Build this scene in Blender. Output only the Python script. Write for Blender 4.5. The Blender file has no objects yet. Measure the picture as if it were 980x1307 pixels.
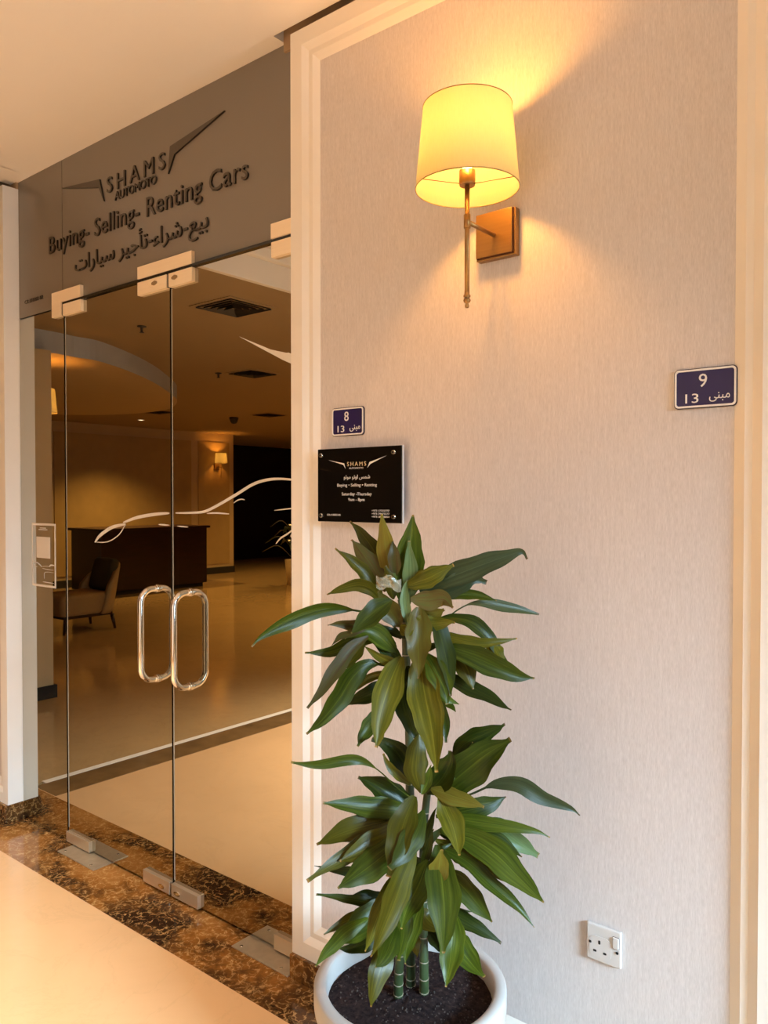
import bpy, bmesh, math, random
from math import sin, cos, pi, radians, atan2, atan, sqrt
from mathutils import Vector, Matrix

random.seed(7)
scene = bpy.context.scene
COL = scene.collection

# ------------------------------------------------------------------ camera
FPX = 1000.0
CAM = Vector((0.0, -1.825, 1.578))
YAW = atan2(1000.0, 1242.0)
PITCH = atan(18.5 / 1000.0)
cam_d = bpy.data.cameras.new('camera')
cam_d.sensor_fit = 'VERTICAL'
cam_d.sensor_height = 36.0
cam_d.lens = FPX / 1307.0 * 36.0
cam_d.clip_start = 0.02
cam_d.clip_end = 200
cam = bpy.data.objects.new('camera', cam_d)
COL.objects.link(cam)
cam.location = CAM
cam.rotation_euler = (pi / 2 - PITCH, 0, YAW)
scene.camera = cam
FW = Vector((-sin(YAW) * cos(PITCH), cos(YAW) * cos(PITCH), -sin(PITCH)))
RT = Vector((cos(YAW), sin(YAW), 0))
UP = RT.cross(FW)

def ray(u, v): return FW + RT * ((u - 490) / FPX) - UP * ((v - 653.5) / FPX)
def at_y(u, v, y):
    r = ray(u, v); return CAM + r * ((y - CAM.y) / r.y)
def at_depth(u, v, d): return CAM + ray(u, v) * d

# ------------------------------------------------------------------ world, large lights, exposure
world = bpy.data.worlds.new('world')
scene.world = world
world.use_nodes = True
world.node_tree.nodes['Background'].inputs[0].default_value = (0.75, 0.86, 1.0, 1)
world.node_tree.nodes['Background'].inputs[1].default_value = 0.25

def area_light(name, loc, rot, sx, sy, power, col):
    d = bpy.data.lights.new(name, 'AREA'); d.shape = 'RECTANGLE'
    d.size, d.size_y, d.energy, d.color = sx, sy, power, col
    o = bpy.data.objects.new(name, d); COL.objects.link(o)
    o.location, o.rotation_euler = loc, rot
    return o
# daylight coming in by the tall window at the right end of the corridor
_wl = area_light('window_daylight', (5.4, -1.9, 3.15), (0, 0, 0), 2.0, 1.2, 92, (0.50, 0.77, 1.0))
_wl.data.spread = radians(40)
_wl.rotation_euler = (Vector((-0.30, -0.05, 0.66)) - _wl.location).to_track_quat('-Z', 'Y').to_euler()

area_light('jamb_fill_light', (3.42, -0.36, 1.62), (0, radians(90), 0), 2.5, 0.42, 62, (0.70, 0.87, 1.0))  # added strip of daylight to brighten the left jamb

scene.view_settings.view_transform = 'Standard'
scene.view_settings.look = 'None'
scene.view_settings.gamma = 1
scene.view_settings.use_curve_mapping = False
scene.view_settings.exposure = 0.0
try:
    scene.cycles.use_denoising = True
    scene.cycles.max_bounces = 10
    scene.cycles.sample_clamp_indirect = 6.0
except Exception:
    pass

# ------------------------------------------------------------------ materials
def new_mat(name):
    m = bpy.data.materials.new(name); m.use_nodes = True
    nt = m.node_tree
    return m, nt, nt.nodes['Principled BSDF']

def ramp(nt, stops):
    r = nt.nodes.new('ShaderNodeValToRGB')
    el = r.color_ramp.elements
    while len(el) < len(stops): el.new(0.5)
    for e, (p, c) in zip(el, stops):
        e.position = p; e.color = (*c, 1)
    return r

def coords(nt, scale=(1, 1, 1), kind='Object'):
    t = nt.nodes.new('ShaderNodeTexCoord'); mp = nt.nodes.new('ShaderNodeMapping')
    mp.inputs['Scale'].default_value = scale
    nt.links.new(t.outputs[kind], mp.inputs[0])
    return mp.outputs[0]

def noise(nt, vec, scale, detail=3, rough=0.5, dist=0.0):
    n = nt.nodes.new('ShaderNodeTexNoise')
    n.inputs['Scale'].default_value = scale; n.inputs['Detail'].default_value = detail
    n.inputs['Roughness'].default_value = rough; n.inputs['Distortion'].default_value = dist
    nt.links.new(vec, n.inputs['Vector'])
    return n

def simple(name, col, rough=0.5, metal=0.0, var=0.06, scale=(6, 6, 6), bump=0.0, coat=0.0, spec=None):
    m, nt, b = new_mat(name)
    n = noise(nt, coords(nt, scale), 1.0, 4)
    lo = tuple(max(0, c * (1 - var)) for c in col); hi = tuple(min(1, c * (1 + var)) for c in col)
    r = ramp(nt, [(0.3, lo), (0.7, hi)])
    nt.links.new(n.outputs[0], r.inputs[0]); nt.links.new(r.outputs[0], b.inputs['Base Color'])
    b.inputs['Roughness'].default_value = rough; b.inputs['Metallic'].default_value = metal
    if coat: b.inputs['Coat Weight'].default_value = coat
    if spec is not None: b.inputs['Specular IOR Level'].default_value = spec
    if bump:
        bp = nt.nodes.new('ShaderNodeBump'); bp.inputs['Strength'].default_value = bump
        bp.inputs['Distance'].default_value = 0.002
        nt.links.new(n.outputs[0], bp.inputs['Height']); nt.links.new(bp.outputs[0], b.inputs['Normal'])
    return m

def wallpaper():
    m, nt, b = new_mat('wallpaper')
    fine = noise(nt, coords(nt, (700, 700, 60)), 1.0, 3, 0.6)
    wide = noise(nt, coords(nt, (160, 160, 14)), 1.0, 2)
    mx = nt.nodes.new('ShaderNodeMath'); mx.operation = 'MULTIPLY_ADD'; mx.inputs[1].default_value = 0.30
    nt.links.new(wide.outputs[0], mx.inputs[0])
    mm = nt.nodes.new('ShaderNodeMath'); mm.operation = 'MULTIPLY'; mm.inputs[1].default_value = 0.70
    nt.links.new(fine.outputs[0], mm.inputs[0]); nt.links.new(mm.outputs[0], mx.inputs[2])
    r = ramp(nt, [(0.36, (0.555, 0.505, 0.485)), (0.64, (0.70, 0.645, 0.625))])
    nt.links.new(mx.outputs[0], r.inputs[0]); nt.links.new(r.outputs[0], b.inputs['Base Color'])
    b.inputs['Roughness'].default_value = 0.62
    b.inputs['Specular IOR Level'].default_value = 0.3
    bp = nt.nodes.new('ShaderNodeBump'); bp.inputs['Strength'].default_value = 0.25; bp.inputs['Distance'].default_value = 0.001
    nt.links.new(mx.outputs[0], bp.inputs['Height']); nt.links.new(bp.outputs[0], b.inputs['Normal'])
    return m

def cream_marble(name, base, vein, rough=0.12):
    m, nt, b = new_mat(name)
    v = coords(nt, (1, 1, 1))
    n1 = noise(nt, v, 1.3, 6, 0.6, 1.2)
    n2 = noise(nt, v, 3.0, 8, 0.65, 0.8)
    lo = tuple(c * 0.93 for c in base)
    r1 = ramp(nt, [(0.35, lo), (0.65, base)])
    nt.links.new(n1.outputs[0], r1.inputs[0])
    r2 = ramp(nt, [(0.485, (0, 0, 0)), (0.5, (1, 1, 1)), (0.515, (0, 0, 0))])
    nt.links.new(n2.outputs[0], r2.inputs[0])
    ml = nt.nodes.new('ShaderNodeMath'); ml.operation = 'MULTIPLY'; ml.inputs[1].default_value = 0.16
    nt.links.new(r2.outputs[0], ml.inputs[0])
    mx = nt.nodes.new('ShaderNodeMixRGB'); nt.links.new(ml.outputs[0], mx.inputs[0])
    nt.links.new(r1.outputs[0], mx.inputs[1]); mx.inputs[2].default_value = (*vein, 1)
    nt.links.new(mx.outputs[0], b.inputs['Base Color'])
    b.inputs['Roughness'].default_value = rough
    return m

def brown_marble():
    m, nt, b = new_mat('brown_marble')
    v = coords(nt, (1, 1, 1))
    n1 = noise(nt, v, 3.2, 3, 0.5, 0.4)
    wob = noise(nt, v, 9.0, 4, 0.6)
    vo = nt.nodes.new('ShaderNodeTexVoronoi'); vo.feature = 'DISTANCE_TO_EDGE'; vo.inputs['Scale'].default_value = 30
    vv = nt.nodes.new('ShaderNodeMixRGB'); vv.blend_type = 'ADD'; vv.inputs[0].default_value = 0.16
    nt.links.new(v, vv.inputs[1]); nt.links.new(wob.outputs['Color'], vv.inputs[2])
    nt.links.new(vv.outputs[0], vo.inputs['Vector'])
    r1 = ramp(nt, [(0.33, (0.035, 0.016, 0.008)), (0.44, (0.11, 0.047, 0.014)), (0.54, (0.28, 0.115, 0.026)), (0.72, (0.40, 0.18, 0.05))])
    add = nt.nodes.new('ShaderNodeMath'); add.operation = 'MULTIPLY_ADD'; add.inputs[1].default_value = 0.35
    n3 = noise(nt, v, 26.0, 6, 0.7, 0.6)
    sub = nt.nodes.new('ShaderNodeMath'); sub.operation = 'SUBTRACT'; sub.inputs[1].default_value = 0.5
    nt.links.new(n3.outputs[0], sub.inputs[0]); nt.links.new(sub.outputs[0], add.inputs[0]); nt.links.new(n1.outputs[0], add.inputs[2])
    nt.links.new(add.outputs[0], r1.inputs[0])
    r2 = ramp(nt, [(0.0, (1, 1, 1)), (0.05, (0.5, 0.5, 0.5)), (0.11, (0, 0, 0))])
    nt.links.new(vo.outputs['Distance'], r2.inputs[0])
    r3 = ramp(nt, [(0.42, (0, 0, 0)), (0.62, (1, 1, 1))]); nt.links.new(n3.outputs[0], r3.inputs[0])
    ml = nt.nodes.new('ShaderNodeMath'); ml.operation = 'MULTIPLY'
    nt.links.new(r2.outputs[0], ml.inputs[0]); nt.links.new(r3.outputs[0], ml.inputs[1])
    mx = nt.nodes.new('ShaderNodeMixRGB'); nt.links.new(ml.outputs[0], mx.inputs[0])
    nt.links.new(r1.outputs[0], mx.inputs[1]); mx.inputs[2].default_value = (0.62, 0.38, 0.15, 1)
    nt.links.new(mx.outputs[0], b.inputs['Base Color'])
    b.inputs['Roughness'].default_value = 0.10
    return m

def mirror_glass():
    m, nt, b = new_mat('bronze_mirror_glass')
    nt.nodes.remove(b)
    out = nt.nodes['Material Output']
    g = nt.nodes.new('ShaderNodeBsdfGlossy'); g.inputs['Roughness'].default_value = 0.0
    n = noise(nt, coords(nt, (2, 2, 2)), 1.0, 2)
    r = ramp(nt, [(0.3, (0.60, 0.57, 0.49)), (0.7, (0.63, 0.60, 0.52))])
    nt.links.new(n.outputs[0], r.inputs[0]); nt.links.new(r.outputs[0], g.inputs['Color'])
    t = nt.nodes.new('ShaderNodeBsdfTransparent'); t.inputs['Color'].default_value = (0.22, 0.17, 0.10, 1)
    mx = nt.nodes.new('ShaderNodeMixShader'); mx.inputs[0].default_value = 0.12
    nt.links.new(g.outputs[0], mx.inputs[1]); nt.links.new(t.outputs[0], mx.inputs[2])
    nt.links.new(mx.outputs[0], out.inputs['Surface'])
    return m

def shade_mat():
    m, nt, b = new_mat('lamp_shade_fabric')
    nt.nodes.remove(b); out = nt.nodes['Material Output']
    n = noise(nt, coords(nt, (300, 300, 40)), 1.0, 2)
    r = ramp(nt, [(0.3, (0.22, 0.215, 0.13)), (0.7, (0.245, 0.24, 0.15))]); nt.links.new(n.outputs[0], r.inputs[0])
    t = nt.nodes.new('ShaderNodeBsdfTranslucent'); nt.links.new(r.outputs[0], t.inputs['Color'])
    d = nt.nodes.new('ShaderNodeBsdfDiffuse'); d.inputs['Color'].default_value = (0.62, 0.58, 0.40, 1)
    mx = nt.nodes.new('ShaderNodeMixShader'); mx.inputs[0].default_value = 0.45
    nt.links.new(t.outputs[0], mx.inputs[1]); nt.links.new(d.outputs[0], mx.inputs[2])
    nt.links.new(mx.outputs[0], out.inputs['Surface'])
    return m

def emit_mat(name, col, strength):
    m, nt, b = new_mat(name)
    b.inputs['Base Color'].default_value = (*col, 1)
    b.inputs['Emission Color'].default_value = (*col, 1)
    b.inputs['Emission Strength'].default_value = strength
    return m

def leaf_mat(name, dark, mid, light, edge, rough=0.33):
    m, nt, b = new_mat(name)
    uv = nt.nodes.new('ShaderNodeTexCoord')
    sep = nt.nodes.new('ShaderNodeSeparateXYZ'); nt.links.new(uv.outputs['UV'], sep.inputs[0])
    oi = nt.nodes.new('ShaderNodeObjectInfo')
    mp = nt.nodes.new('ShaderNodeMapping'); mp.inputs['Scale'].default_value = (9, 1.3, 1)
    nt.links.new(uv.outputs['UV'], mp.inputs[0])
    loc = nt.nodes.new('ShaderNodeCombineXYZ')
    ml = nt.nodes.new('ShaderNodeMath'); ml.operation = 'MULTIPLY'; ml.inputs[1].default_value = 37.0
    nt.links.new(oi.outputs['Random'], ml.inputs[0]); nt.links.new(ml.outputs[0], loc.inputs[0]); nt.links.new(ml.outputs[0], loc.inputs[1])
    nt.links.new(loc.outputs[0], mp.inputs['Location'])
    n = noise(nt, mp.outputs[0], 1.0, 4, 0.6)
    r = ramp(nt, [(0.32, dark), (0.52, mid), (0.74, light)])
    nt.links.new(n.outputs[0], r.inputs[0])
    # midrib, and the dry tip
    rib = ramp(nt, [(0.475, (0, 0, 0)), (0.5, (0.55, 0.55, 0.55)), (0.525, (0, 0, 0))]); nt.links.new(sep.outputs[0], rib.inputs[0])
    mx = nt.nodes.new('ShaderNodeMixRGB'); nt.links.new(rib.outputs[0], mx.inputs[0]); nt.links.new(r.outputs[0], mx.inputs[1])
    mx.inputs[2].default_value = (*[min(1, c * 1.5) for c in light], 1)
    tip = ramp(nt, [(0.975, (0, 0, 0)), (0.99, (0.8, 0.8, 0.8))]); nt.links.new(sep.outputs[1], tip.inputs[0])
    m2 = nt.nodes.new('ShaderNodeMixRGB'); nt.links.new(tip.outputs[0], m2.inputs[0]); nt.links.new(mx.outputs[0], m2.inputs[1])
    m2.inputs[2].default_value = (*edge, 1)
    hs = nt.nodes.new('ShaderNodeHueSaturation')
    vr = nt.nodes.new('ShaderNodeMapRange'); vr.inputs['To Min'].default_value = 0.45; vr.inputs['To Max'].default_value = 0.95
    nt.links.new(oi.outputs['Random'], vr.inputs['Value']); nt.links.new(vr.outputs[0], hs.inputs['Value'])
    nt.links.new(m2.outputs[0], hs.inputs['Color']); nt.links.new(hs.outputs[0], b.inputs['Base Color'])
    b.inputs['Roughness'].default_value = rough
    b.inputs['Specular IOR Level'].default_value = 0.17
    bp = nt.nodes.new('ShaderNodeBump'); bp.inputs['Strength'].default_value = 0.2; bp.inputs['Distance'].default_value = 0.002
    nt.links.new(n.outputs[0], bp.inputs['Height']); nt.links.new(bp.outputs[0], b.inputs['Normal'])
    return m

def soil_mat():
    m, nt, b = new_mat('soil')
    n = noise(nt, coords(nt, (1, 1, 1)), 90, 6, 0.7)
    r = ramp(nt, [(0.35, (0.008, 0.005, 0.006)), (0.62, (0.035, 0.022, 0.020)), (0.78, (0.13, 0.09, 0.08))])
    nt.links.new(n.outputs[0], r.inputs[0]); nt.links.new(r.outputs[0], b.inputs['Base Color'])
    b.inputs['Roughness'].default_value = 0.95; b.inputs['Specular IOR Level'].default_value = 0.1
    return m

M = dict(
    wallpaper=wallpaper(),
    cream=simple('cream_paint', (0.82, 0.76, 0.68), 0.45, var=0.02),
    white=simple('white_paint', (0.84, 0.80, 0.75), 0.5, var=0.02),
    ceiling=simple('ceiling_paint', (0.88, 0.82, 0.75), 0.85, var=0.015, scale=(2, 2, 2)),
    cove=simple('recess_shade', (0.42, 0.28, 0.16), 0.8, var=0.05),  # brown shade of the ceiling gap put into the wall colour
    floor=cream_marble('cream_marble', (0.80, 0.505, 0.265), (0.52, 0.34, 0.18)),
    lobbyfloor=cream_marble('dimmed_lobby_marble', (0.50, 0.34, 0.17), (0.20, 0.11, 0.05), 0.10),  # same marble as the corridor, its dimmer light put into a browner colour
    brown=brown_marble(),
    mirror=mirror_glass(),
    edge=simple('dark_glass_edge', (0.012, 0.012, 0.010), 0.15, var=0.1),
    edgelight=simple('polished_glass_edge', (0.42, 0.40, 0.34), 0.15, var=0.05),
    transom=simple('grey_brown_back_painted_glass', (0.205, 0.175, 0.145), 0.30, var=0.03, scale=(1, 1, 1)),
    letter=simple('dark_bronze_acrylic', (0.068, 0.050, 0.034), 0.35, var=0.1),
    letterside=simple('black_acrylic_edge', (0.012, 0.010, 0.008), 0.4, var=0.1),
    steel=simple('satin_steel', (0.93, 0.77, 0.56), 0.42, 0.12, var=0.02, scale=(4, 4, 200)),
    polished=simple('polished_steel', (0.80, 0.66, 0.48), 0.22, 0.7, var=0.02),
    closer=simple('worn_steel_plate', (0.46, 0.37, 0.26), 0.35, 0.45, var=0.08, scale=(30, 30, 30)),
    chrome=simple('chrome', (0.82, 0.80, 0.77), 0.06, 1.0, var=0.02),
    brass=simple('antique_brass', (0.36, 0.205, 0.075), 0.36, 0.9, var=0.06, scale=(3, 3, 120)),
    brassdark=simple('dark_brass_groove', (0.10, 0.03, 0.012), 0.5, 0.6, var=0.05),
    shade=shade_mat(),
    shaderim=simple('shade_trim', (0.28, 0.20, 0.08), 0.7),
    bulb=emit_mat('bulb_glow', (1.0, 0.72, 0.32), 14),
    downlight=emit_mat('downlight_glow', (1.0, 0.80, 0.55), 8),
    black=simple('black_acrylic', (0.006, 0.005, 0.004), 0.06, var=0.1),
    clear=simple('acrylic_edge', (0.55, 0.53, 0.52), 0.2, var=0.03),
    navy=simple('navy_enamel', (0.020, 0.014, 0.085), 0.28, var=0.08),
    enamel=simple('white_enamel', (0.80, 0.77, 0.74), 0.3, var=0.02),
    outline=simple('dark_plate_edge', (0.03, 0.02, 0.03), 0.5),
    print=simple('pale_print', (0.72, 0.68, 0.62), 0.6, var=0.03),
    gold=simple('gold_print', (0.62, 0.45, 0.24), 0.5, var=0.05),
    plastic=simple('socket_plastic', (0.60, 0.555, 0.52), 0.35, var=0.02),
    hole=simple('socket_hole', (0.006, 0.005, 0.005), 0.7),
    pot=simple('white_ceramic', (0.48, 0.455, 0.43), 0.38, var=0.04),
    soil=soil_mat(),
    cane=simple('green_cane', (0.035, 0.055, 0.018), 0.5, var=0.4, scale=(40, 40, 25)),
    canering=simple('pale_leaf_scar', (0.30, 0.25, 0.17), 0.7),
    film=None,
    wood=simple('dark_desk_wood', (0.030, 0.010, 0.006), 0.3, var=0.2, scale=(3, 3, 20)),
    fabric=simple('tan_upholstery', (0.40, 0.27, 0.12), 0.9, var=0.05, scale=(40, 40, 40)),
    darkfab=simple('dark_cushion', (0.05, 0.04, 0.015), 0.9, var=0.1),
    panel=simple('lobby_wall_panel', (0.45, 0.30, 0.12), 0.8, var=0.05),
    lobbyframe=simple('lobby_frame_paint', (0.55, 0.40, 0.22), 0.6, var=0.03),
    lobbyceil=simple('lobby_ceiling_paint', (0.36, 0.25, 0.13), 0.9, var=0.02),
    grey=simple('soffit_edge_daylight', (0.42, 0.42, 0.42), 0.8, var=0.03),  # daylight caught by the soffit rim, put into its grey
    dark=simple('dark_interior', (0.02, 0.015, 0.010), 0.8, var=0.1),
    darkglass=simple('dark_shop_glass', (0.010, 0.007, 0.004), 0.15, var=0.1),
    plastic_dark=simple('dark_fitting', (0.03, 0.022, 0.015), 0.5),
    pebble=simple('soil_crumb', (0.05, 0.038, 0.032), 0.9, var=0.4, scale=(60, 60, 60)),
)
def film():
    m, nt, b = new_mat('clear_film')
    n = noise(nt, coords(nt, (80, 80, 80)), 1.0, 2)
    r = ramp(nt, [(0.3, (0.5, 0.45, 0.3)), (0.7, (0.8, 0.75, 0.6))]); nt.links.new(n.outputs[0], r.inputs[0])
    nt.links.new(r.outputs[0], b.inputs['Base Color'])
    b.inputs['Roughness'].default_value = 0.15; b.inputs['Alpha'].default_value = 0.35
    return m
M['film'] = film()
M['leaf_green'] = leaf_mat('leaf_green', (0.030, 0.047, 0.003), (0.058, 0.080, 0.005), (0.115, 0.135, 0.012), (0.35, 0.20, 0.06))
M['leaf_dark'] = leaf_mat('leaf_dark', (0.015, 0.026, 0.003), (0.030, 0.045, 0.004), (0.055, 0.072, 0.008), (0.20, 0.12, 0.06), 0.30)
M['leaf_olive'] = leaf_mat('leaf_olive', (0.058, 0.056, 0.003), (0.098, 0.088, 0.005), (0.165, 0.145, 0.014), (0.45, 0.22, 0.06))
M['leaf_yellow'] = leaf_mat('leaf_yellow', (0.13, 0.095, 0.010), (0.17, 0.13, 0.014), (0.16, 0.17, 0.025), (0.35, 0.18, 0.05))
M['leaf_brown'] = leaf_mat('leaf_brown', (0.09, 0.05, 0.015), (0.11, 0.085, 0.02), (0.07, 0.10, 0.02), (0.30, 0.17, 0.08))
M['leaf_pale'] = leaf_mat('leaf_pale', (0.11, 0.17, 0.06), (0.15, 0.22, 0.08), (0.19, 0.26, 0.10), (0.35, 0.24, 0.1))
M['leaf_grey'] = leaf_mat('leaf_grey', (0.045, 0.058, 0.022), (0.065, 0.080, 0.030), (0.085, 0.10, 0.04), (0.20, 0.12, 0.06))

# ------------------------------------------------------------------ mesh helpers
ORG = {}

def root(name, loc, label, cat, group=None, rotz=0):
    o = bpy.data.objects.new(name, None); COL.objects.link(o)
    o.empty_display_size = 0.05
    o.location = loc; o.rotation_euler = (0, 0, rotz)
    o['label'] = label; o['category'] = cat
    if group: o['group'] = group
    ORG[o] = Vector(loc)
    return o

def link(name, me, parent=None, mats=None, kind=None):
    o = bpy.data.objects.new(name, me); COL.objects.link(o)
    if parent is not None:
        o.parent = parent
        ORG[o] = ORG[parent]
    else:
        ORG[o] = Vector((0, 0, 0))
    if mats:
        for mm in (mats if isinstance(mats, (list, tuple)) else [mats]):
            me.materials.append(mm)
    if kind: o['kind'] = kind
    return o

def part(name, bm, mats, parent=None, kind=None, smooth=False, local=False):
    me = bpy.data.meshes.new(name)
    if parent is not None and not local:
        bmesh.ops.translate(bm, verts=bm.verts[:], vec=-ORG[parent])
    if smooth:
        for f in bm.faces: f.smooth = True
    bmesh.ops.recalc_face_normals(bm, faces=bm.faces[:])
    bm.to_mesh(me); bm.free()
    return link(name, me, parent, mats, kind)

def struct(name, bm, mats, **k):
    return part(name, bm, mats, None, 'structure', **k)

def thing(name, bm, mats, label, cat, loc, group=None, smooth=False):
    """one-mesh thing with its origin at loc (vertices given in world space)"""
    bmesh.ops.translate(bm, verts=bm.verts[:], vec=-Vector(loc))
    o = part(name, bm, mats, None, None, smooth)
    o.location = loc; ORG[o] = Vector(loc)
    o['label'] = label; o['category'] = cat
    if group: o['group'] = group
    return o

def box(x0, x1, y0, y1, z0, z1, r=0.0, bm=None, mi=0, seg=2):
    own = bm if bm is not None else bmesh.new()
    vs = [own.verts.new((x, y, z)) for x in (x0, x1) for y in (y0, y1) for z in (z0, z1)]
    q = [(0, 1, 3, 2), (4, 6, 7, 5), (0, 4, 5, 1), (2, 3, 7, 6), (0, 2, 6, 4), (1, 5, 7, 3)]
    fs = [own.faces.new([vs[i] for i in f]) for f in q]
    for f in fs: f.material_index = mi
    if r > 0:
        es = list({e for f in fs for e in f.edges})
        bmesh.ops.bevel(own, geom=es, offset=r, segments=seg, affect='EDGES', profile=0.5, clamp_overlap=True)
    return own

def tube(bm, pts, rad, n=12, cap=True, closed=False, mi=0):
    pts = [Vector(p) for p in pts]
    m = len(pts)
    rads = rad if isinstance(rad, (list, tuple)) else [rad] * m
    rings = []
    prev = None
    for i, p in enumerate(pts):
        if closed: t = (pts[(i + 1) % m] - pts[i - 1]).normalized()
        else: t = (pts[min(i + 1, m - 1)] - pts[max(i - 1, 0)]).normalized()
        if prev is None:
            a = Vector((0, 0, 1)) if abs(t.z) < 0.9 else Vector((1, 0, 0))
            nx = t.cross(a).normalized()
        else:
            nx = (prev - t * prev.dot(t)).normalized()
        prev = nx
        ny = t.cross(nx)
        rings.append([bm.verts.new(p + (nx * cos(2 * pi * k / n) + ny * sin(2 * pi * k / n)) * rads[i]) for k in range(n)])
    rng = range(m) if closed else range(m - 1)
    for i in rng:
        a, b = rings[i], rings[(i + 1) % m]
        for k in range(n):
            f = bm.faces.new((a[k], a[(k + 1) % n], b[(k + 1) % n], b[k])); f.material_index = mi; f.smooth = True
    if cap and not closed:
        for rg in (rings[0], rings[-1]):
            f = bm.faces.new(rg); f.material_index = mi
    return bm

def lathe(bm, prof, c, n=32, mi=0, smooth=True, a0=0.0):
    """prof: list of (r, z) turned round the vertical through c"""
    rings = []
    for r, z in prof:
        if r < 1e-6: rings.append([bm.verts.new((c[0], c[1], c[2] + z))])
        else: rings.append([bm.verts.new((c[0] + r * cos(a0 + 2 * pi * k / n), c[1] + r * sin(a0 + 2 * pi * k / n), c[2] + z)) for k in range(n)])
    for a, b in zip(rings, rings[1:]):
        for k in range(n):
            va = [a[0]] if len(a) == 1 else [a[k], a[(k + 1) % n]]
            vb = [b[0]] if len(b) == 1 else [b[(k + 1) % n], b[k]]
            if len(va) + len(vb) >= 3:
                f = bm.faces.new(va + vb); f.material_index = mi; f.smooth = smooth
    return bm

def ring_frame(x0, x1, z0, z1, prof, bm=None):
    """picture-frame moulding in an x-z plane; prof: list of (inset, y)"""
    bm = bm or bmesh.new()
    rings = []
    for d, y in prof:
        rings.append([bm.verts.new(p) for p in ((x0 + d, y, z0 + d), (x1 - d, y, z0 + d), (x1 - d, y, z1 - d), (x0 + d, y, z1 - d))])
    for a, b in zip(rings, rings[1:]):
        for k in range(4): bm.faces.new((a[k], a[(k + 1) % 4], b[(k + 1) % 4], b[k]))
    return bm

def prism(pts, y0, y1, bm=None, mi=0, miside=None):
    """outline in x-z extruded from y0 (front) to y1"""
    bm = bm or bmesh.new()
    a = [bm.verts.new((p[0], y0, p[1])) for p in pts]; b = [bm.verts.new((p[0], y1, p[1])) for p in pts]
    f = bm.faces.new(a); f.material_index = mi
    f = bm.faces.new(b[::-1]); f.material_index = mi
    for k in range(len(pts)):
        j = (k + 1) % len(pts)
        f = bm.faces.new((a[k], a[j], b[j], b[k])); f.material_index = mi if miside is None else miside
    return bm

def rrect(x0, x1, z0, z1, r, n=6):
    out = []
    for cx, cz, a in ((x1 - r, z1 - r, 0), (x0 + r, z1 - r, 90), (x0 + r, z0 + r, 180), (x1 - r, z0 + r, 270)):
        for k in range(n + 1):
            t = radians(a + 90 * k / n); out.append((cx + r * cos(t), cz + r * sin(t)))
    return out

def ribbon(pts, w, y0=0.0385, th=0.001):
    """a stroke of varying width on an x-z plane"""
    pts = smooth_path([Vector((p.x, 0, p.z)) for p in pts], 6)
    bm = bmesh.new(); m = len(pts)
    L, R, L2, R2 = [], [], [], []
    for i, p in enumerate(pts):
        t = (pts[min(i + 1, m - 1)] - pts[max(i - 1, 0)]).normalized()
        nn = Vector((-t.z, 0, t.x)); s = i / (m - 1)
        ww = w * (0.35 + 0.65 * sin(pi * min(1, max(0, s)) * 0.999 + 0.0005) ** 0.5) / 2
        for lst, sg, y in ((L, 1, y0), (R, -1, y0), (L2, 1, y0 + th), (R2, -1, y0 + th)):
            q = p + nn * ww * sg; lst.append(bm.verts.new((q.x, y, q.z)))
    for i in range(m - 1):
        bm.faces.new((L[i], R[i], R[i + 1], L[i + 1])); bm.faces.new((L2[i], L2[i + 1], R2[i + 1], R2[i]))
        bm.faces.new((L[i], L[i + 1], L2[i + 1], L2[i])); bm.faces.new((R[i], R2[i], R2[i + 1], R[i + 1]))
    return bm

def smooth_path(pts, n):
    if len(pts) < 3: return [pts[0].lerp(pts[-1], k / n) for k in range(n + 1)]
    out = []
    P = [pts[0] * 2 - pts[1]] + pts + [pts[-1] * 2 - pts[-2]]
    for i in range(1, len(P) - 2):
        for k in range(n):
            t = k / n
            a, b, c, d = P[i - 1], P[i], P[i + 1], P[i + 2]
            out.append(0.5 * ((2 * b) + (c - a) * t + (2 * a - 5 * b + 4 * c - d) * t * t + (3 * b - a - 3 * c + d) * t ** 3))
    out.append(pts[-1].copy())
    return out

# ------------------------------------------------------------------ lettering (built-in font)
_fc = bpy.data.curves.new('font_probe', 'FONT'); _fc.resolution_u = 3
_fo = bpy.data.objects.new('font_probe', _fc); COL.objects.link(_fo)
_gl = {}
def _eval(body, extrude=0.0):
    _fc.body = body; _fc.extrude = extrude
    _fo.update_tag(); bpy.context.view_layer.update()
    ev = _fo.evaluated_get(bpy.context.evaluated_depsgraph_get())
    return bpy.data.meshes.new_from_object(ev)
def _bounds(me):
    xs = [v.co.x for v in me.vertices]; ys = [v.co.y for v in me.vertices]
    return min(xs), max(xs), min(ys), max(ys)
def glyph(c):
    """(flat verts, faces, advance) of one character at size 1"""
    if c in _gl: return _gl[c]
    a = _eval('||'); wa = _bounds(a); b = _eval('|' + c + '|'); wb = _bounds(b)
    adv = (wb[1] - wb[0]) - (wa[1] - wa[0])
    if c == ' ': g = None
    else:
        g = _eval(c, 0.5)
        g = ([v.co.copy() for v in g.vertices], [tuple(p.vertices) for p in g.polygons], [p.normal.z for p in g.polygons])
    _gl[c] = (g, adv)
    return _gl[c]
CAP = None
ARAB = {'ب': (0xFE8F, 4), 'ي': (0xFEF1, 4), 'ع': (0xFEC9, 4), 'ش': (0xFEB5, 4), 'ر': (0xFEAD, 2), 'ا': (0xFE8D, 2), 'ء': (0xFE80, 1),
        'ت': (0xFE95, 4), 'أ': (0xFE83, 2), 'ج': (0xFE9D, 4), 'س': (0xFEB1, 4), 'م': (0xFEE1, 4), 'ن': (0xFEE5, 4), 'ى': (0xFEEF, 2), 'و': (0xFEED, 2)}
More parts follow.
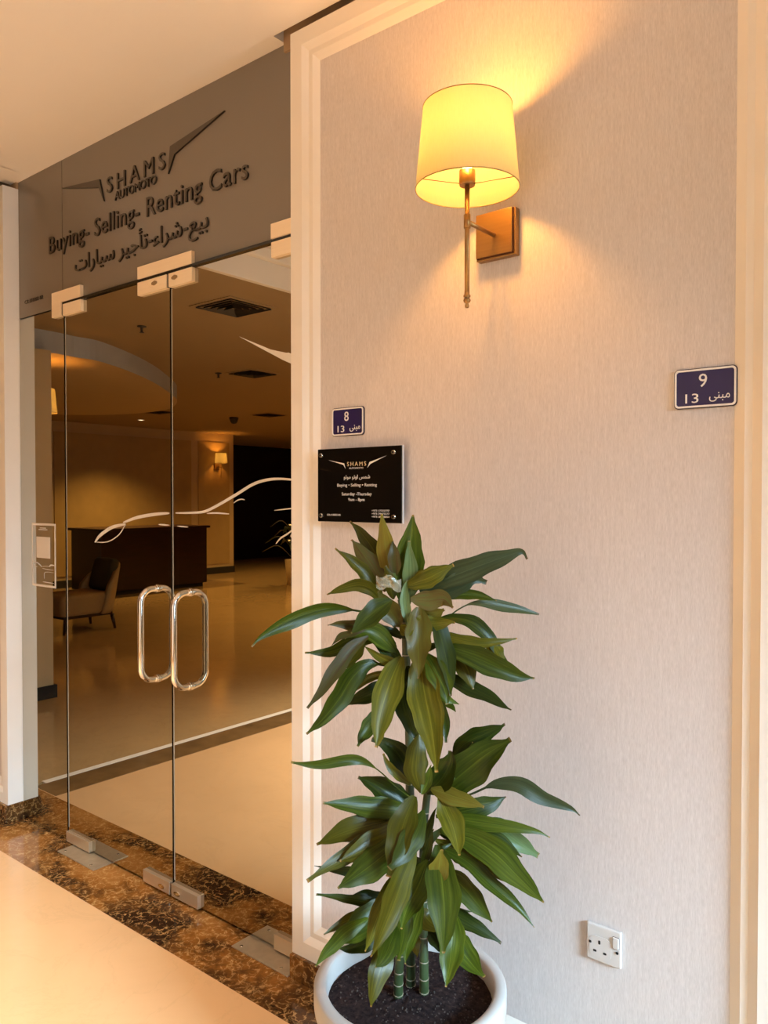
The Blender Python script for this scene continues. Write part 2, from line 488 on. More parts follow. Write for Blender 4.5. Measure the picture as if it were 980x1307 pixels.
def shape_arabic(s):
    out = []
    for i, c in enumerate(s):
        if c not in ARAB: out.append(c); continue
        base, nf = ARAB[c]
        prv = i > 0 and s[i - 1] in ARAB and ARAB[s[i - 1]][1] == 4
        nxt = i + 1 < len(s) and s[i + 1] in ARAB and ARAB[s[i + 1]][1] >= 2
        if nf == 1: f = 0
        elif nf == 2: f = 1 if prv else 0
        else: f = 3 if (prv and nxt) else 1 if prv else 2 if nxt else 0
        out.append(chr(base + f))
    return ''.join(out[::-1])

def layout(text, spacing=0.0):
    x = 0.0; out = []; lo, hi = 1e9, -1e9
    for c in text:
        g, adv = glyph(c)
        if g:
            out.append((c, x, g)); lo = min(lo, x + min(v.x for v in g[0])); hi = max(hi, x + max(v.x for v in g[0]))
        x += adv + spacing
    return out, lo, hi

def write(text, x0, x1, zb, cap, y, depth, parent, mats, name='letter', joined=False, spacing=0.0, group_words=False, slant=0.0):
    """text between x0 and x1, baseline zb, capital height cap, front face at y, thickness depth"""
    global CAP
    if CAP is None:
        g, _ = glyph('H'); CAP = max(v.y for v in g[0])
    ls, lo, hi = layout(text, spacing)
    sx = (x1 - x0) / (hi - lo); sz = cap / CAP
    def add(bm, x, g):
        vs = [bm.verts.new((x0 + (x + v.x - lo) * sx + v.y * sz * slant, y + (0.5 - v.z) * depth, zb + v.y * sz)) for v in g[0]]
        for f, nz in zip(g[1], g[2]):
            try: ff = bm.faces.new([vs[i] for i in f]); ff.material_index = 0 if abs(nz) > 0.5 else 1
            except ValueError: pass
    if joined:
        bm = bmesh.new()
        for c, x, g in ls: add(bm, x, g)
        return part(name, bm, mats, parent)
    if group_words:
        words, cur, pi_ = [], [], None
        k = 0
        for c, x, g in ls:
            pass
        # letters of one connected word stay together: split at blanks and hyphens
        x = 0.0; bm = None
        for c in text:
            g, adv = glyph(c)
            if g is None:
                if bm: part(name, bm, mats, parent)
                bm = None
            elif c == '-':
                if bm: part(name, bm, mats, parent)
                b2 = bmesh.new(); add(b2, x, g); part('hyphen', b2, mats, parent); bm = None
            else:
                bm = bm or bmesh.new(); add(bm, x, g)
            x += adv + spacing
        if bm: part(name, bm, mats, parent)
        return
    for c, x, g in ls:
        bm = bmesh.new(); add(bm, x, g)
        part('hyphen' if c == '-' else name, bm, mats, parent)

# ================================================================== STRUCTURE
GY = 0.045            # front face of the glazing
HC = 3.105            # corridor ceiling
HL = 2.90             # lobby ceiling
XW = -1.84            # left end of the wallpapered wall
XG = -3.785           # left end of the glazing
FR = -0.022           # front of the panel frames
# floors
struct('floor', box(-4.15, 3.4, -14.0, -0.195, -0.06, 0.0), M['floor'])
struct('floor_threshold', box(-15.0, 3.4, -0.195, 0.16, -0.06, 0.0), M['brown'])
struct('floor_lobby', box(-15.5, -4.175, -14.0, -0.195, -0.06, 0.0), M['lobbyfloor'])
struct('trim_1', box(-4.19, -4.145, -14.0, -0.26, -0.06, 0.004), M['white'])
struct('trim_2', box(-4.145, -3.93, -14.0, -0.2, -0.05, 0.002), simple('brown_border_marble', (0.20, 0.12, 0.05), 0.12, var=0.2))
# wall with the wallpaper panel
struct('wall_front', box(XW + 0.10, -0.46, 0.0, 0.30, 0.06, 3.02), M['wallpaper'])
prof = [(0.0, 0.30), (0.0, FR), (0.050, FR), (0.072, FR + 0.011), (0.088, FR + 0.011), (0.114, 0.001)]
struct('trim_3', ring_frame(XW, -0.37, 0.079, 3.073, prof), M['cream'])
struct('wall_front_pier', box(-0.372, 3.4, FR, 0.30, 0.079, 3.073), M['cream'])
struct('baseboard_front', box(XW, 3.4, FR - 0.014, 0.25, 0.0, 0.079, 0.003), M['brown'])
struct('wall_front_recess', box(-1.93, 3.4, 0.035, 0.30, 3.073, 3.32), M['cove'])
# wall left of the glazing
struct('wall_left', box(-15.0, XG - 0.10, -0.008, 0.30, 0.06, 3.02), M['wallpaper'])
profl = [(0.0, 0.30), (0.0, -0.030), (0.050, -0.030), (0.072, -0.019), (0.088, -0.019), (0.114, -0.007)]
struct('trim_4', ring_frame(-5.6, XG, 0.085, 3.073, profl), M['white'])
struct('wall_left_upper', box(-15.0, XG - 0.0, 0.035, 0.30, 3.073, 3.32), M['cove'])
struct('baseboard_left', box(-12.9, XG + 0.004, -0.044, 0.25, 0.0, 0.085, 0.003), M['brown'])
# ceiling of the corridor: slab stops short of the panelled walls, runs up to the glass
bm = bmesh.new()
box(-3.66, 3.4, -3.7, -0.012, HC, 3.32, bm=bm)
box(-3.84, -3.655, -0.30, -0.012, HC, 3.32, bm=bm)
box(-3.84, -1.93, -0.013, 0.30, HC, 3.32, bm=bm)
struct('ceiling', bm, M['ceiling'])
# shop behind the glass: unlit
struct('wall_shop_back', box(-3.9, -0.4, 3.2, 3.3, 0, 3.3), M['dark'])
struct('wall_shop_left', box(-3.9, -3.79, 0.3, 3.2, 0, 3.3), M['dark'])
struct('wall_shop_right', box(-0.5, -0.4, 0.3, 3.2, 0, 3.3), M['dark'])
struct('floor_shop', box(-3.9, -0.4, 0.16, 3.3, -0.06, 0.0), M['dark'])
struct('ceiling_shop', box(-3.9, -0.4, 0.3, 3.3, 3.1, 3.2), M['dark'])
# corridor behind the camera
struct('wall_back', box(-2.6, 3.4, -3.8, -3.7, 0, 3.32), M['cream'])
struct('baseboard_back', box(-2.6, 3.4, -3.7, -3.685, 0, 0.085), M['brown'])
bm = bmesh.new()
box(3.3, 3.4, -3.7, -2.95, 0, 3.32, bm=bm); box(3.3, 3.4, -0.10, 0.0, 0, 3.32, bm=bm)
box(3.3, 3.4, -2.95, -0.10, 0, 0.25, bm=bm); box(3.3, 3.4, -2.95, -0.59, 2.65, 3.32, bm=bm); box(3.3, 3.4, -0.59, -0.10, 2.95, 3.32, bm=bm)  # narrow tall bay near the front wall added for the jamb fill
struct('wall_right', bm, M['cream'])
bm = bmesh.new()
for a, b_ in ((-2.95, -2.90), (-1.78, -1.72), (-0.64, -0.59), (-0.14, -0.10)): box(3.32, 3.38, a, b_, 0.25, 2.95, bm=bm)
for a, b_ in ((0.25, 0.30), (2.60, 2.65)): box(3.32, 3.38, -2.95, -0.10, a, b_, bm=bm)
struct('window_2', bm, M['white'])
# lobby shell (seen mirrored in the glass)
bm = bmesh.new()
box(-15.5, -3.66, -14.0, -0.30, HL, 3.32, bm=bm)
box(-15.5, -3.84, -0.30, -0.03, HL, 3.32, bm=bm)
box(-3.66, -2.5, -14.0, -3.7, HL, 3.32, bm=bm)
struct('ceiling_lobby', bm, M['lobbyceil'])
struct('trim_5', box(-3.66, -3.62, -3.7, -0.30, HL - 0.006, HC, 0.004), M['ceiling'])
struct('trim_6', box(-3.62, -3.57, -3.7, -0.30, HC - 0.07, HC, 0.01), M['ceiling'])
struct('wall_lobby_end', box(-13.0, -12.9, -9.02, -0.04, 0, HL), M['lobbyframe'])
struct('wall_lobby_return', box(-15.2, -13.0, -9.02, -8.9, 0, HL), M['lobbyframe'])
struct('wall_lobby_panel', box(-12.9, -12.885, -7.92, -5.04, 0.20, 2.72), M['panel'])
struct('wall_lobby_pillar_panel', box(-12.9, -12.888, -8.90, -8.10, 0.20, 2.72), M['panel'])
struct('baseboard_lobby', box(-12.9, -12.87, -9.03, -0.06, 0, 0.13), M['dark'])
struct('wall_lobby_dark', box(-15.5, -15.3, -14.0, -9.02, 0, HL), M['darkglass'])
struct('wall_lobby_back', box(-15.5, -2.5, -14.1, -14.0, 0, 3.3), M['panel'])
struct('wall_lobby_right', box(-2.6, -2.5, -14.0, -3.8, 0, 3.3), M['cream'])
# dropped oval soffit in the lobby ceiling
ov = [(-6.0, .45), (-5.98, 1.3), (-6.02, 1.6), (-6.06, 1.88), (-6.47, 2.53), (-7.06, 3.22), (-7.9, 4.0), (-8.9, 4.45), (-10.0, 4.2), (-10.7, 3.2), (-10.8, 1.8), (-9.6, .6), (-7.6, .35)]
ovp = smooth_path([Vector((a, 0.09 - b_, 0)) for a, b_ in ov] + [Vector((ov[0][0], 0.09 - ov[0][1], 0))], 5)[:-1]
bm = bmesh.new()
a = [bm.verts.new((p.x, p.y, HL + 0.01)) for p in ovp]; b_ = [bm.verts.new((p.x, p.y, 2.73)) for p in ovp]
f = bm.faces.new(b_); f.material_index = 0
for k in range(len(a)):
    j = (k + 1) % len(a); f = bm.faces.new((a[k], a[j], b_[j], b_[k])); f.material_index = 1
struct('ceiling_soffit', bm, [M['lobbyframe'], M['grey']])

# ================================================================== GLAZING
def glass_box(x0, x1, z0, z1, mat_main, mat_edge):
    bm = bmesh.new()
    box(x0, x1, GY, GY + 0.012, z0, z1, bm=bm)
    for f in bm.faces:
        n = f.normal if f.normal.length > 0 else f.calc_center_median()
        f.normal_update()
        f.material_index = 0 if abs(f.normal.y) > 0.5 else 1
    return bm
win = struct('window_1', glass_box(XG + 0.002, -3.371, 0.004, 2.440, None, None), [M['mirror'], M['edge']])
door1 = struct('door_1', glass_box(-3.358, -2.579, 0.012, 2.452, None, None), [M['mirror'], M['edge']])
door2 = struct('door_2', glass_box(-2.567, -1.795, 0.012, 2.452, None, None), [M['mirror'], M['edge']])
# pale bevel along the meeting edges
part('glass_edge', box(-2.5785, -2.5745, GY - 0.001, GY + 0.011, 0.07, 2.39), M['edge'], door1)
part('glass_edge', box(-2.5680, -2.5640, GY - 0.001, GY + 0.002, 0.07, 2.39), M['edgelight'], door2)
part('glass_edge', box(-3.3585, -3.3545, GY - 0.001, GY + 0.002, 0.07, 2.39), M['edgelight'], door1)

def fitting(name, x0, x1, z0, z1, parent, y0=GY - 0.016):
    return part(name, box(x0, x1, y0, GY + 0.028, z0, z1, 0.0015), M['steel' if z0 > 1 else 'polished'], parent)
def lock(x, z, parent):
    bm = bmesh.new()
    pts = [(x + 0.013 * cos(2 * pi * k / 20) * (1.5 if abs(cos(2 * pi * k / 20)) > .8 else 1), z + 0.009 * sin(2 * pi * k / 20)) for k in range(20)]
    prism(pts, GY - 0.0185, GY - 0.015, bm)
    part('lock_cylinder', bm, M['chrome'], parent)
# fittings carried by the doors
pf = fitting('patch_fitting', -3.352, -3.203, 2.398, 2.449, door1)
pf = fitting('patch_fitting', -2.773, -2.5795, 2.393, 2.446, door1); lock(-2.655, 2.424, pf)
pf = fitting('patch_fitting', -2.5665, -2.421, 2.393, 2.446, door2); lock(-2.525, 2.424, pf)
fitting('patch_fitting', -1.988, -1.80, 2.396, 2.449, door2)
fitting('patch_fitting', -3.355, -3.163, 0.010, 0.057, door1)
pf = fitting('patch_fitting', -2.757, -2.580, 0.010, 0.060, door1); lock(-2.63, 0.03, pf)
pf = fitting('patch_fitting', -2.5675, -2.403, 0.010, 0.060, door2); lock(-2.53, 0.03, pf)
fitting('patch_fitting', -1.984, -1.80, 0.012, 0.066, door2)
# pull handles: a D on each face of the leaf, with collars where they meet the glass
def handle(x, parent, z0=0.852, z1=1.214, reach=0.074, r=0.0125):
    for side in (-1, 1):
        y = GY if side < 0 else GY + 0.012
        pts = [Vector((x, y, z1))]
        R = 0.052
        for k in range(0, 9):
            t = pi / 2 * k / 8
            pts.append(Vector((x, y + side * (reach - R + R * sin(t)), z1 - R + R * cos(t))))
        for k in range(0, 9):
            t = pi / 2 * k / 8
            pts.append(Vector((x, y + side * (reach - R + R * cos(t)), z0 + R - R * sin(t))))
        pts.append(Vector((x, y, z0)))
        h = part('pull_handle', tube(bmesh.new(), pts, r, 16), M['chrome'], parent)
        for z in (z0, z1):
            bm = tube(bmesh.new(), [(x, y, z), (x, y + side * 0.007, z)], 0.0165, 20)
            part('collar', bm, M['chrome'], h)
handle(-2.675, door1); handle(-2.463, door2)

# outline of a car and a wing in white film on the doors
def on_glass(u, v): return at_y(u, v, 0.044)
def decal(pts, w, parent, name='car_outline_decal'):
    part(name, ribbon([on_glass(*p) for p in pts], w, 0.0438, 0.001), M['print'], parent)
decal([(157, 667), (175, 660.5), (197, 656.5), (216, 655)], 0.0135, door1)
decal([(121, 692), (128, 683), (143, 673), (160, 669)], 0.015, door1, 'headlight_decal')
decal([(160, 669.5), (151, 683), (137, 691.5), (122, 692)], 0.0045, door1, 'headlight_decal')
decal([(202, 669.3), (216, 670.5)], 0.006, door1)
decal([(224, 654.8), (240, 654.6), (258, 653.5), (272, 648), (300, 632), (322, 618.5), (340, 612.6), (358, 611.2), (380, 613)], 0.0105, door2)
decal([(264, 655.5), (276, 654.8), (292, 656)], 0.006, door2)
decal([(298, 642), (303, 638.5), (308, 637.2), (312, 638)], 0.004, door2)
decal([(226, 671.5), (240, 672.8)], 0.005, door2)
decal([(350, 651.5), (380, 648)], 0.004, door2)
decal([(352, 694), (358, 687), (368, 680.5), (380, 670)], 0.0055, door2)
decal([(379, 680), (374, 681), (371, 684), (373, 687)], 0.004, door2)
q = [on_glass(*p) for p in ((305, 429.5), (345, 446), (366, 450.5), (368, 450), (381, 456), (381, 468.5), (360, 459))]
part('wing_decal', prism([(p.x, p.z) for p in q], 0.0438, 0.0448), M['print'], door2)

# sign band above the doors
sign = root('shop_sign', (-2.79, GY, 2.465),
            'grey-brown glass sign band with raised dark lettering and wings above the double doors', 'sign')
part('glass_panel', glass_box(XG + 0.002, -3.379, 2.446, 3.1045, None, None), [M['transom'], M['edge']], sign)
part('glass_panel', glass_box(-3.3765, -1.795, 2.462, 3.1045, None, None), [M['transom'], M['edge']], sign)
LM = [M['letter'], M['letterside']]
YT = 0.0075
YL = GY - YT - 0.0003
write('SHAMS', -3.004, -2.598, 2.8635, 0.064, YL, YT, sign, LM, spacing=0.22)
write('AUTOMOTO', -2.946, -2.655, 2.8195, 0.034, YL, YT, sign, LM, spacing=-0.06)
write('Buying- Selling- Renting Cars', -3.485, -2.115, 2.702, 0.075, YL, YT, sign, LM, spacing=0.03)
write(shape_arabic('بيع-شراء-تأجير سيارات'), -3.264, -2.337, 2.580, 0.062, YL, YT, sign, LM, name='arabic_word', group_words=True)
write('CR:118802-02', -3.725, -3.552, 2.508, 0.018, GY - 0.003, 0.0028, sign, LM, name='registration_number', joined=True)
wl = [on_glass(*p) for p in ((79.5, 240.8), (128.5, 229.3), (134, 257.3), (127.5, 240))]
wr = [on_glass(*p) for p in ((288, 141.8), (218.5, 187.5), (216, 222.5), (224, 197.5))]
for w_ in (wl, wr):
    part('wing_emblem', prism([(p.x, p.z) for p in w_], YL, YL + YT, miside=1), LM, sign)
# fixed fittings of the sign band
bm = prism([(-3.447, 2.512), (-3.204, 2.512), (-3.204, 2.4605), (-3.366, 2.4605), (-3.366, 2.400), (-3.447, 2.400)], GY - 0.016, GY + 0.028)
part('patch_fitting', bm, M['steel'], sign)
part('patch_fitting', box(-2.773, -2.423, GY - 0.016, GY + 0.028, 2.459, 2.508, 0.0015), M['steel'], sign)
part('patch_fitting', box(-1.99, -1.80, GY - 0.016, GY + 0.028, 2.4605, 2.512, 0.0015), M['steel'], sign)

part('gap_shade_strip', box(-3.366, -1.80, GY - 0.011, GY + 0.010, 2.4500, 2.4600), M['edge'], sign)  # dark strips laid in the gaps to stand for their shade
part('gap_shade_strip', box(-3.3655, -3.3535, GY - 0.011, GY + 0.010, 2.400, 2.4500), M['edge'], sign)
part('gap_shade_strip', box(-2.5790, -2.5670, GY - 0.011, GY + 0.010, 2.394, 2.4500), M['edge'], door1)
# floor closer plates
for (x0, x1, lab) in ((-3.305, -3.015, 'small satin steel floor plate under the left corner of the glass doors'),
                      (-2.125, -1.845, 'satin steel floor plate beside the panelled wall under the right door')):
    r_ = root('floor_closer_plate', ((x0 + x1) / 2, 0.02, 0.0), lab, 'floor plate')
    part('cover', box(x0, x1, -0.040, 0.115, 0.0, 0.0045, 0.0012), M['closer'], r_)
    for sx in (x0 + 0.03, x1 - 0.05):
        bm = bmesh.new(); lathe(bm, [(0.006, 0.0045), (0.006, 0.0056), (0.0, 0.0058)], (sx, -0.02, 0), 12); part('screw', bm, M['chrome'], r_)

# sticker on the side light
st = root('window_sticker', (-3.566, GY, 1.155), 'white-bordered clear sticker with a blank card on the glass left of the doors', 'sticker')
sx0, sx1, sz0, sz1 = -3.676, -3.457, 1.156, 1.456
part('border', ring_frame(sx0, sx1, sz0, sz1, [(0, GY - 0.0003), (0, GY - 0.0014), (0.010, GY - 0.0014), (0.010, GY - 0.0003)]), M['print'], st)
part('white_card', prism(rrect(-3.632, -3.508, 1.292, 1.392, 0.002, 2), GY - 0.0016, GY - 0.0003), M['print'], st)
for (x0, x1, z) in ((-3.60, -3.545, 1.432), (-3.612, -3.532, 1.424)):
    part('caption_line', prism([(x0, z), (x1, z), (x1, z + 0.004), (x0, z + 0.004)], GY - 0.0014, GY - 0.0003), M['print'], st)
for pts, w in ((((-3.664, 1.268), (-3.63, 1.268), (-3.60, 1.258), (-3.585, 1.25)), 0.006), (((-3.655, 1.262), (-3.645, 1.25), (-3.63, 1.247)), 0.004),
               (((-3.47, 1.262), (-3.50, 1.262), (-3.515, 1.255)), 0.007), (((-3.585, 1.25), (-3.55, 1.255), (-3.51, 1.255)), 0.002),
               (((-3.58, 1.243), (-3.53, 1.240), (-3.475, 1.240)), 0.003), (((-3.562, 1.195), (-3.56, 1.222), (-3.53, 1.228), (-3.475, 1.228)), 0.002),
               (((-3.575, 1.180), (-3.475, 1.178)), 0.004)):
    part('car_line', ribbon([Vector((a, 0, b_)) for a, b_ in pts], w, GY - 0.0014, 0.001), M['print'], st)

# ================================================================== SCONCE
def make_sconce(loc, label, rotz=0, power=6.0, group='brass wall sconces with fabric shades'):
    """built facing -y at the wall point loc (z = plate centre)"""
    t = root('wall_sconce', loc, label, 'wall lamp', group, rotz)
    P = lambda n, bm, m, par=None, sm=False: part(n, bm, m, par or t, None, sm, True)
    pl = P('back_plate', box(-0.059, 0.059, -0.022, 0.0, -0.061, 0.061, 0.0015), M['brass'])
    P('plate_face', box(-0.056, 0.0525, -0.030, -0.0225, -0.0545, 0.060, 0.0008), M['brass'], pl)
    P('shadow_groove', box(-0.0565, 0.0545, -0.0245, -0.0215, -0.0565, 0.0600), M['brassdark'], pl)
    yr = -0.160
    P('arm', tube(bmesh.new(), [(0, -0.028, -0.003), (0, yr, -0.003)], 0.0058, 14), M['brass'])
    bm = bmesh.new()
    lathe(bm, [(0, -0.218), (0.0045, -0.217), (0.0055, -0.213), (0.004, -0.208), (0.0035, -0.206), (0.008, -0.203), (0.0095, -0.199), (0.0075, -0.194), (0.0045, -0.192),
               (0.009, -0.190), (0.009, -0.186), (0.0065, -0.184), (0.0065, -0.178)], (0, yr, 0), 20)
    P('finial', bm, M['brass'])
    P('rod', tube(bmesh.new(), [(0, yr, -0.180), (0, yr, 0.10)], 0.0062, 16), M['brass'])
    P('rod_collar', tube(bmesh.new(), [(0, yr, -0.019), (0, yr, 0.014)], 0.0085, 18), M['brass'])
    P('lamp_holder', tube(bmesh.new(), [(0, yr, 0.086), (0, yr, 0.090), (0, yr, 0.122)], [0.019, 0.0205, 0.0205], 24), M['brass'])
    zb, zt, rb, rt = 0.079, 0.280, 0.129, 0.1105
    sh = P('shade', lathe(bmesh.new(), [(rb, zb), ((rb + rt) / 2, (zb + zt) / 2), (rt, zt)], (0, yr, 0), 64), M['shade'])
    for r_, z in ((rb, zb), (rt, zt)):
        P('trim', tube(bmesh.new(), [(r_ * cos(2 * pi * k / 64), yr + r_ * sin(2 * pi * k / 64), z) for k in range(64)], 0.0013, 6, closed=True), M['shaderim'], sh)
    bm = bmesh.new()
    for k in range(3):
        a_ = radians(-115 + 120 * k); tube(bm, [(0.019 * cos(a_), yr + 0.019 * sin(a_), 0.088), (rb * cos(a_), yr + rb * sin(a_), zb + 0.001)], 0.0011, 6, bm is None)
    P('spider', bm, M['brassdark'], sh)
    P('bulb', lathe(bmesh.new(), [(0, 0.238), (0.012, 0.234), (0.021, 0.222), (0.023, 0.205), (0.018, 0.180), (0.012, 0.160), (0.011, 0.122)], (0, yr, 0), 20), M['bulb'])
    d = bpy.data.lights.new('sconce_bulb_light', 'POINT'); d.energy = power; d.color = (1.0, 0.41, 0.065); d.shadow_soft_size = 0.03
    o = bpy.data.objects.new('sconce_bulb_light', d); COL.objects.link(o); o.parent = t; o.location = (0, yr, 0.205)
    return t
make_sconce((-1.074, 0.0, 2.270), 'large lit brass wall sconce with drum shade on the beige wallpaper', 0, 42)

# ================================================================== PLATES, PLAQUE, SOCKET
def number_plate(x0, x1, z0, z1, num, label):
    t = root('number_plate', ((x0 + x1) / 2, 0, z0), label, 'sign', 'navy building number plates')
    part('backing', prism(rrect(x0, x1, z0, z1, 0.010), -0.004, -0.0002), M['outline'], t)
    part('plate', prism(rrect(x0 + 0.0015, x1 - 0.0015, z0 + 0.0015, z1 - 0.0015, 0.009), -0.0052, -0.0038), M['navy'], t)
    a = rrect(x0 + 0.002, x1 - 0.002, z0 + 0.002, z1 - 0.002, 0.009); b_ = rrect(x0 + 0.0062, x1 - 0.0062, z0 + 0.0062, z1 - 0.0062, 0.006)
    bm = bmesh.new()
    rings = [[bm.verts.new((p[0], y, p[1])) for p in q_] for q_, y in ((a, -0.005), (a, -0.0066), (b_, -0.0066), (b_, -0.005))]
    for r1, r2 in zip(rings, rings[1:]):
        for k in range(len(a)): bm.faces.new((r1[k], r1[(k + 1) % len(a)], r2[(k + 1) % len(a)], r2[k]))
    part('border', bm, M['enamel'], t)
    w, h = x1 - x0, z1 - z0
    E_ = [M['enamel'], M['enamel']]
    write(num, x0 + 0.405 * w, x0 + 0.535 * w, z1 - 0.475 * h, 0.32 * h, -0.0064, 0.0014, t, E_, name='digit')
    write('13', x0 + 0.19 * w, x0 + 0.40 * w, z1 - 0.86 * h, 0.225 * h, -0.0064, 0.0014, t, E_, name='digit')
    write(shape_arabic('مبنى'), x0 + 0.57 * w, x0 + 0.89 * w, z1 - 0.79 * h, 0.215 * h, -0.0064, 0.0014, t, E_, name='arabic_word', joined=True)
number_plate(-1.676, -1.544, 1.769, 1.857, '8', 'navy enamel plate reading 8 above the black glossy plaque')
number_plate(-0.612, -0.475, 1.779, 1.869, '9', 'navy enamel plate reading 9 by the right edge of the wallpaper')

px0, px1, pz0, pz1 = -1.713, -1.381, 1.503, 1.729
pq = root('shop_plaque', ((px0 + px1) / 2, 0, pz0), 'glossy black square plaque with small white print behind the plant top', 'sign')
part('panel', box(px0, px1, -0.030, -0.0255, pz0, pz1, 0.0006), M['black'], pq)
part('acrylic_back', box(px0 - 0.0005, px1 + 0.0015, -0.0255, -0.019, pz0 - 0.001, pz1 + 0.0005, 0.0006), M['clear'], pq)
pw, ph = px1 - px0, pz1 - pz0
fx = lambda a: px0 + a * pw
fz = lambda a: pz1 - a * ph
for a_ in (0.042, 0.915):
    for b_ in (0.085, 0.918):
        s_ = part('standoff', tube(bmesh.new(), [(fx(a_), -0.0345, fz(b_)), (fx(a_), 0.0, fz(b_))], 0.0062, 16), M['chrome'], pq)
        part('screw_cap', tube(bmesh.new(), [(fx(a_), -0.0352, fz(b_)), (fx(a_), -0.0345, fz(b_))], 0.0032, 12), M['hole'], s_)
YP, TP = -0.0306, 0.0006
PM = [M['print'], M['print']]
def pline(text, a, b_, base, cap, name='print_line', mats=PM, **k):
    write(text, fx(a), fx(b_), fz(base), cap * ph, YP, TP, pq, mats, name=name, joined=True, **k)
pline('SHAMS', 0.372, 0.60, 0.245, 0.055, mats=[M['gold']] * 2, spacing=0.2)
pline('AUTOMOTO', 0.395, 0.565, 0.285, 0.022)
pline(shape_arabic('شمس اوتو موتو'), 0.33, 0.645, 0.415, 0.05)
pline('Buying • Selling • Renting', 0.25, 0.725, 0.52, 0.04)
pline('Saturday -Thursday', 0.305, 0.665, 0.64, 0.04)
pline('9am - 8pm', 0.385, 0.58, 0.715, 0.04)
pline('CR:118802-02', 0.12, 0.29, 0.918, 0.024)
pline('+973 17222777', 0.665, 0.868, 0.853, 0.024)
pline('+973 39673277', 0.665, 0.868, 0.893, 0.024)
pline('+973 38888854', 0.665, 0.868, 0.933, 0.024)
for q_ in (((0.14, 0.155), (0.335, 0.205), (0.35, 0.275), (0.325, 0.225)), ((0.835, 0.125), (0.64, 0.20), (0.615, 0.275), (0.65, 0.225))):
    part('wing_emblem', prism([(fx(a), fz(b_)) for a, b_ in q_], YP, YP + TP), M['print'], pq)

so = root('wall_socket', (-0.772, 0, 0.437), 'white switched wall socket low on the wallpaper right of the plant', 'socket')
part('face_plate', box(-0.816, -0.728, -0.010, 0.0, 0.437, 0.526, 0.003), M['plastic'], so)
part('socket_face', prism(rrect(-0.808, -0.752, 0.446, 0.500, 0.016, 5), -0.0112, -0.0095), M['plastic'], so)
for (x, z, w, h) in ((-0.782, 0.486, 0.0055, 0.0095), (-0.7935, 0.4625, 0.0085, 0.0052), (-0.7680, 0.4625, 0.0085, 0.0052), (-0.806, 0.481, 0.007, 0.006), (-0.737, 0.4755, 0.007, 0.006)):
    part('pin_hole' if x > -0.80 and x < -0.75 else 'screw', prism(rrect(x - w / 2, x + w / 2, z - h / 2, z + h / 2, min(w, h) * 0.3, 3), -0.0118, -0.0105), M['hole'], so)
bm = prism(rrect(-0.7485, -0.7315, 0.484, 0.513, 0.002, 3), -0.0105, -0.0095); part('switch_gap', bm, M['outline'], so)
bm = box(-0.7475, -0.7325, -0.014, -0.009, 0.485, 0.512, 0.0015); part('switch_rocker', bm, M['plastic'], so)

# ================================================================== PLANT
PD = 1.85
pc = at_depth(523, 1250, PD)
POT_R, RIM = 0.226, pc.z
plant = root('potted_dracaena', (pc.x, pc.y, 0.0), 'tall leafy green dracaena in a round white ceramic pot below the plaque', 'plant')
C0 = (pc.x, pc.y, 0.0)
bm = bmesh.new()
lathe(bm, [(0, 0.004), (0.15, 0.004), (0.165, 0.0), (0.172, 0.012), (0.190, 0.12), (0.206, 0.24), (0.219, RIM - 0.07), (0.2235, RIM - 0.060), (0.226, RIM - 0.045), (0.226, RIM - 0.006), (0.222, RIM),
           (0.202, RIM), (0.197, RIM - 0.005), (0.193, RIM - 0.05), (0.188, RIM - 0.10), (0, RIM - 0.10)], C0, 72)
part('pot', bm, M['pot'], plant)
# embossed lozenges round the side
for k in range(14):
    a0 = 2 * pi * k / 14
    bm = bmesh.new()
    def pt(da, z, lift):
        rr = 0.172 + (0.219 - 0.172) * min(1, max(0, z / (RIM - 0.07))) + lift + 0.001
        return bm.verts.new((pc.x + rr * cos(a0 + da), pc.y + rr * sin(a0 + da), z))
    for zc_, hh in ((RIM - 0.20, 0.115), (RIM - 0.36, 0.06)):
        if zc_ - hh < 0.01: hh = zc_ - 0.012
        o_ = [pt(0, zc_ + hh, -0.004), pt(0.20, zc_, -0.004), pt(0, zc_ - hh, -0.004), pt(-0.20, zc_, -0.004)]
        c_ = [pt(0, zc_ + hh * .8, 0.003), pt(0.15, zc_, 0.003), pt(0, zc_ - hh * .8, 0.003), pt(-0.15, zc_, 0.003)]
        for i in range(4): bm.faces.new((o_[i], o_[(i + 1) % 4], c_[(i + 1) % 4], c_[i]))
        bm.faces.new(c_)
    part('relief_lozenge', bm, M['pot'], plant)
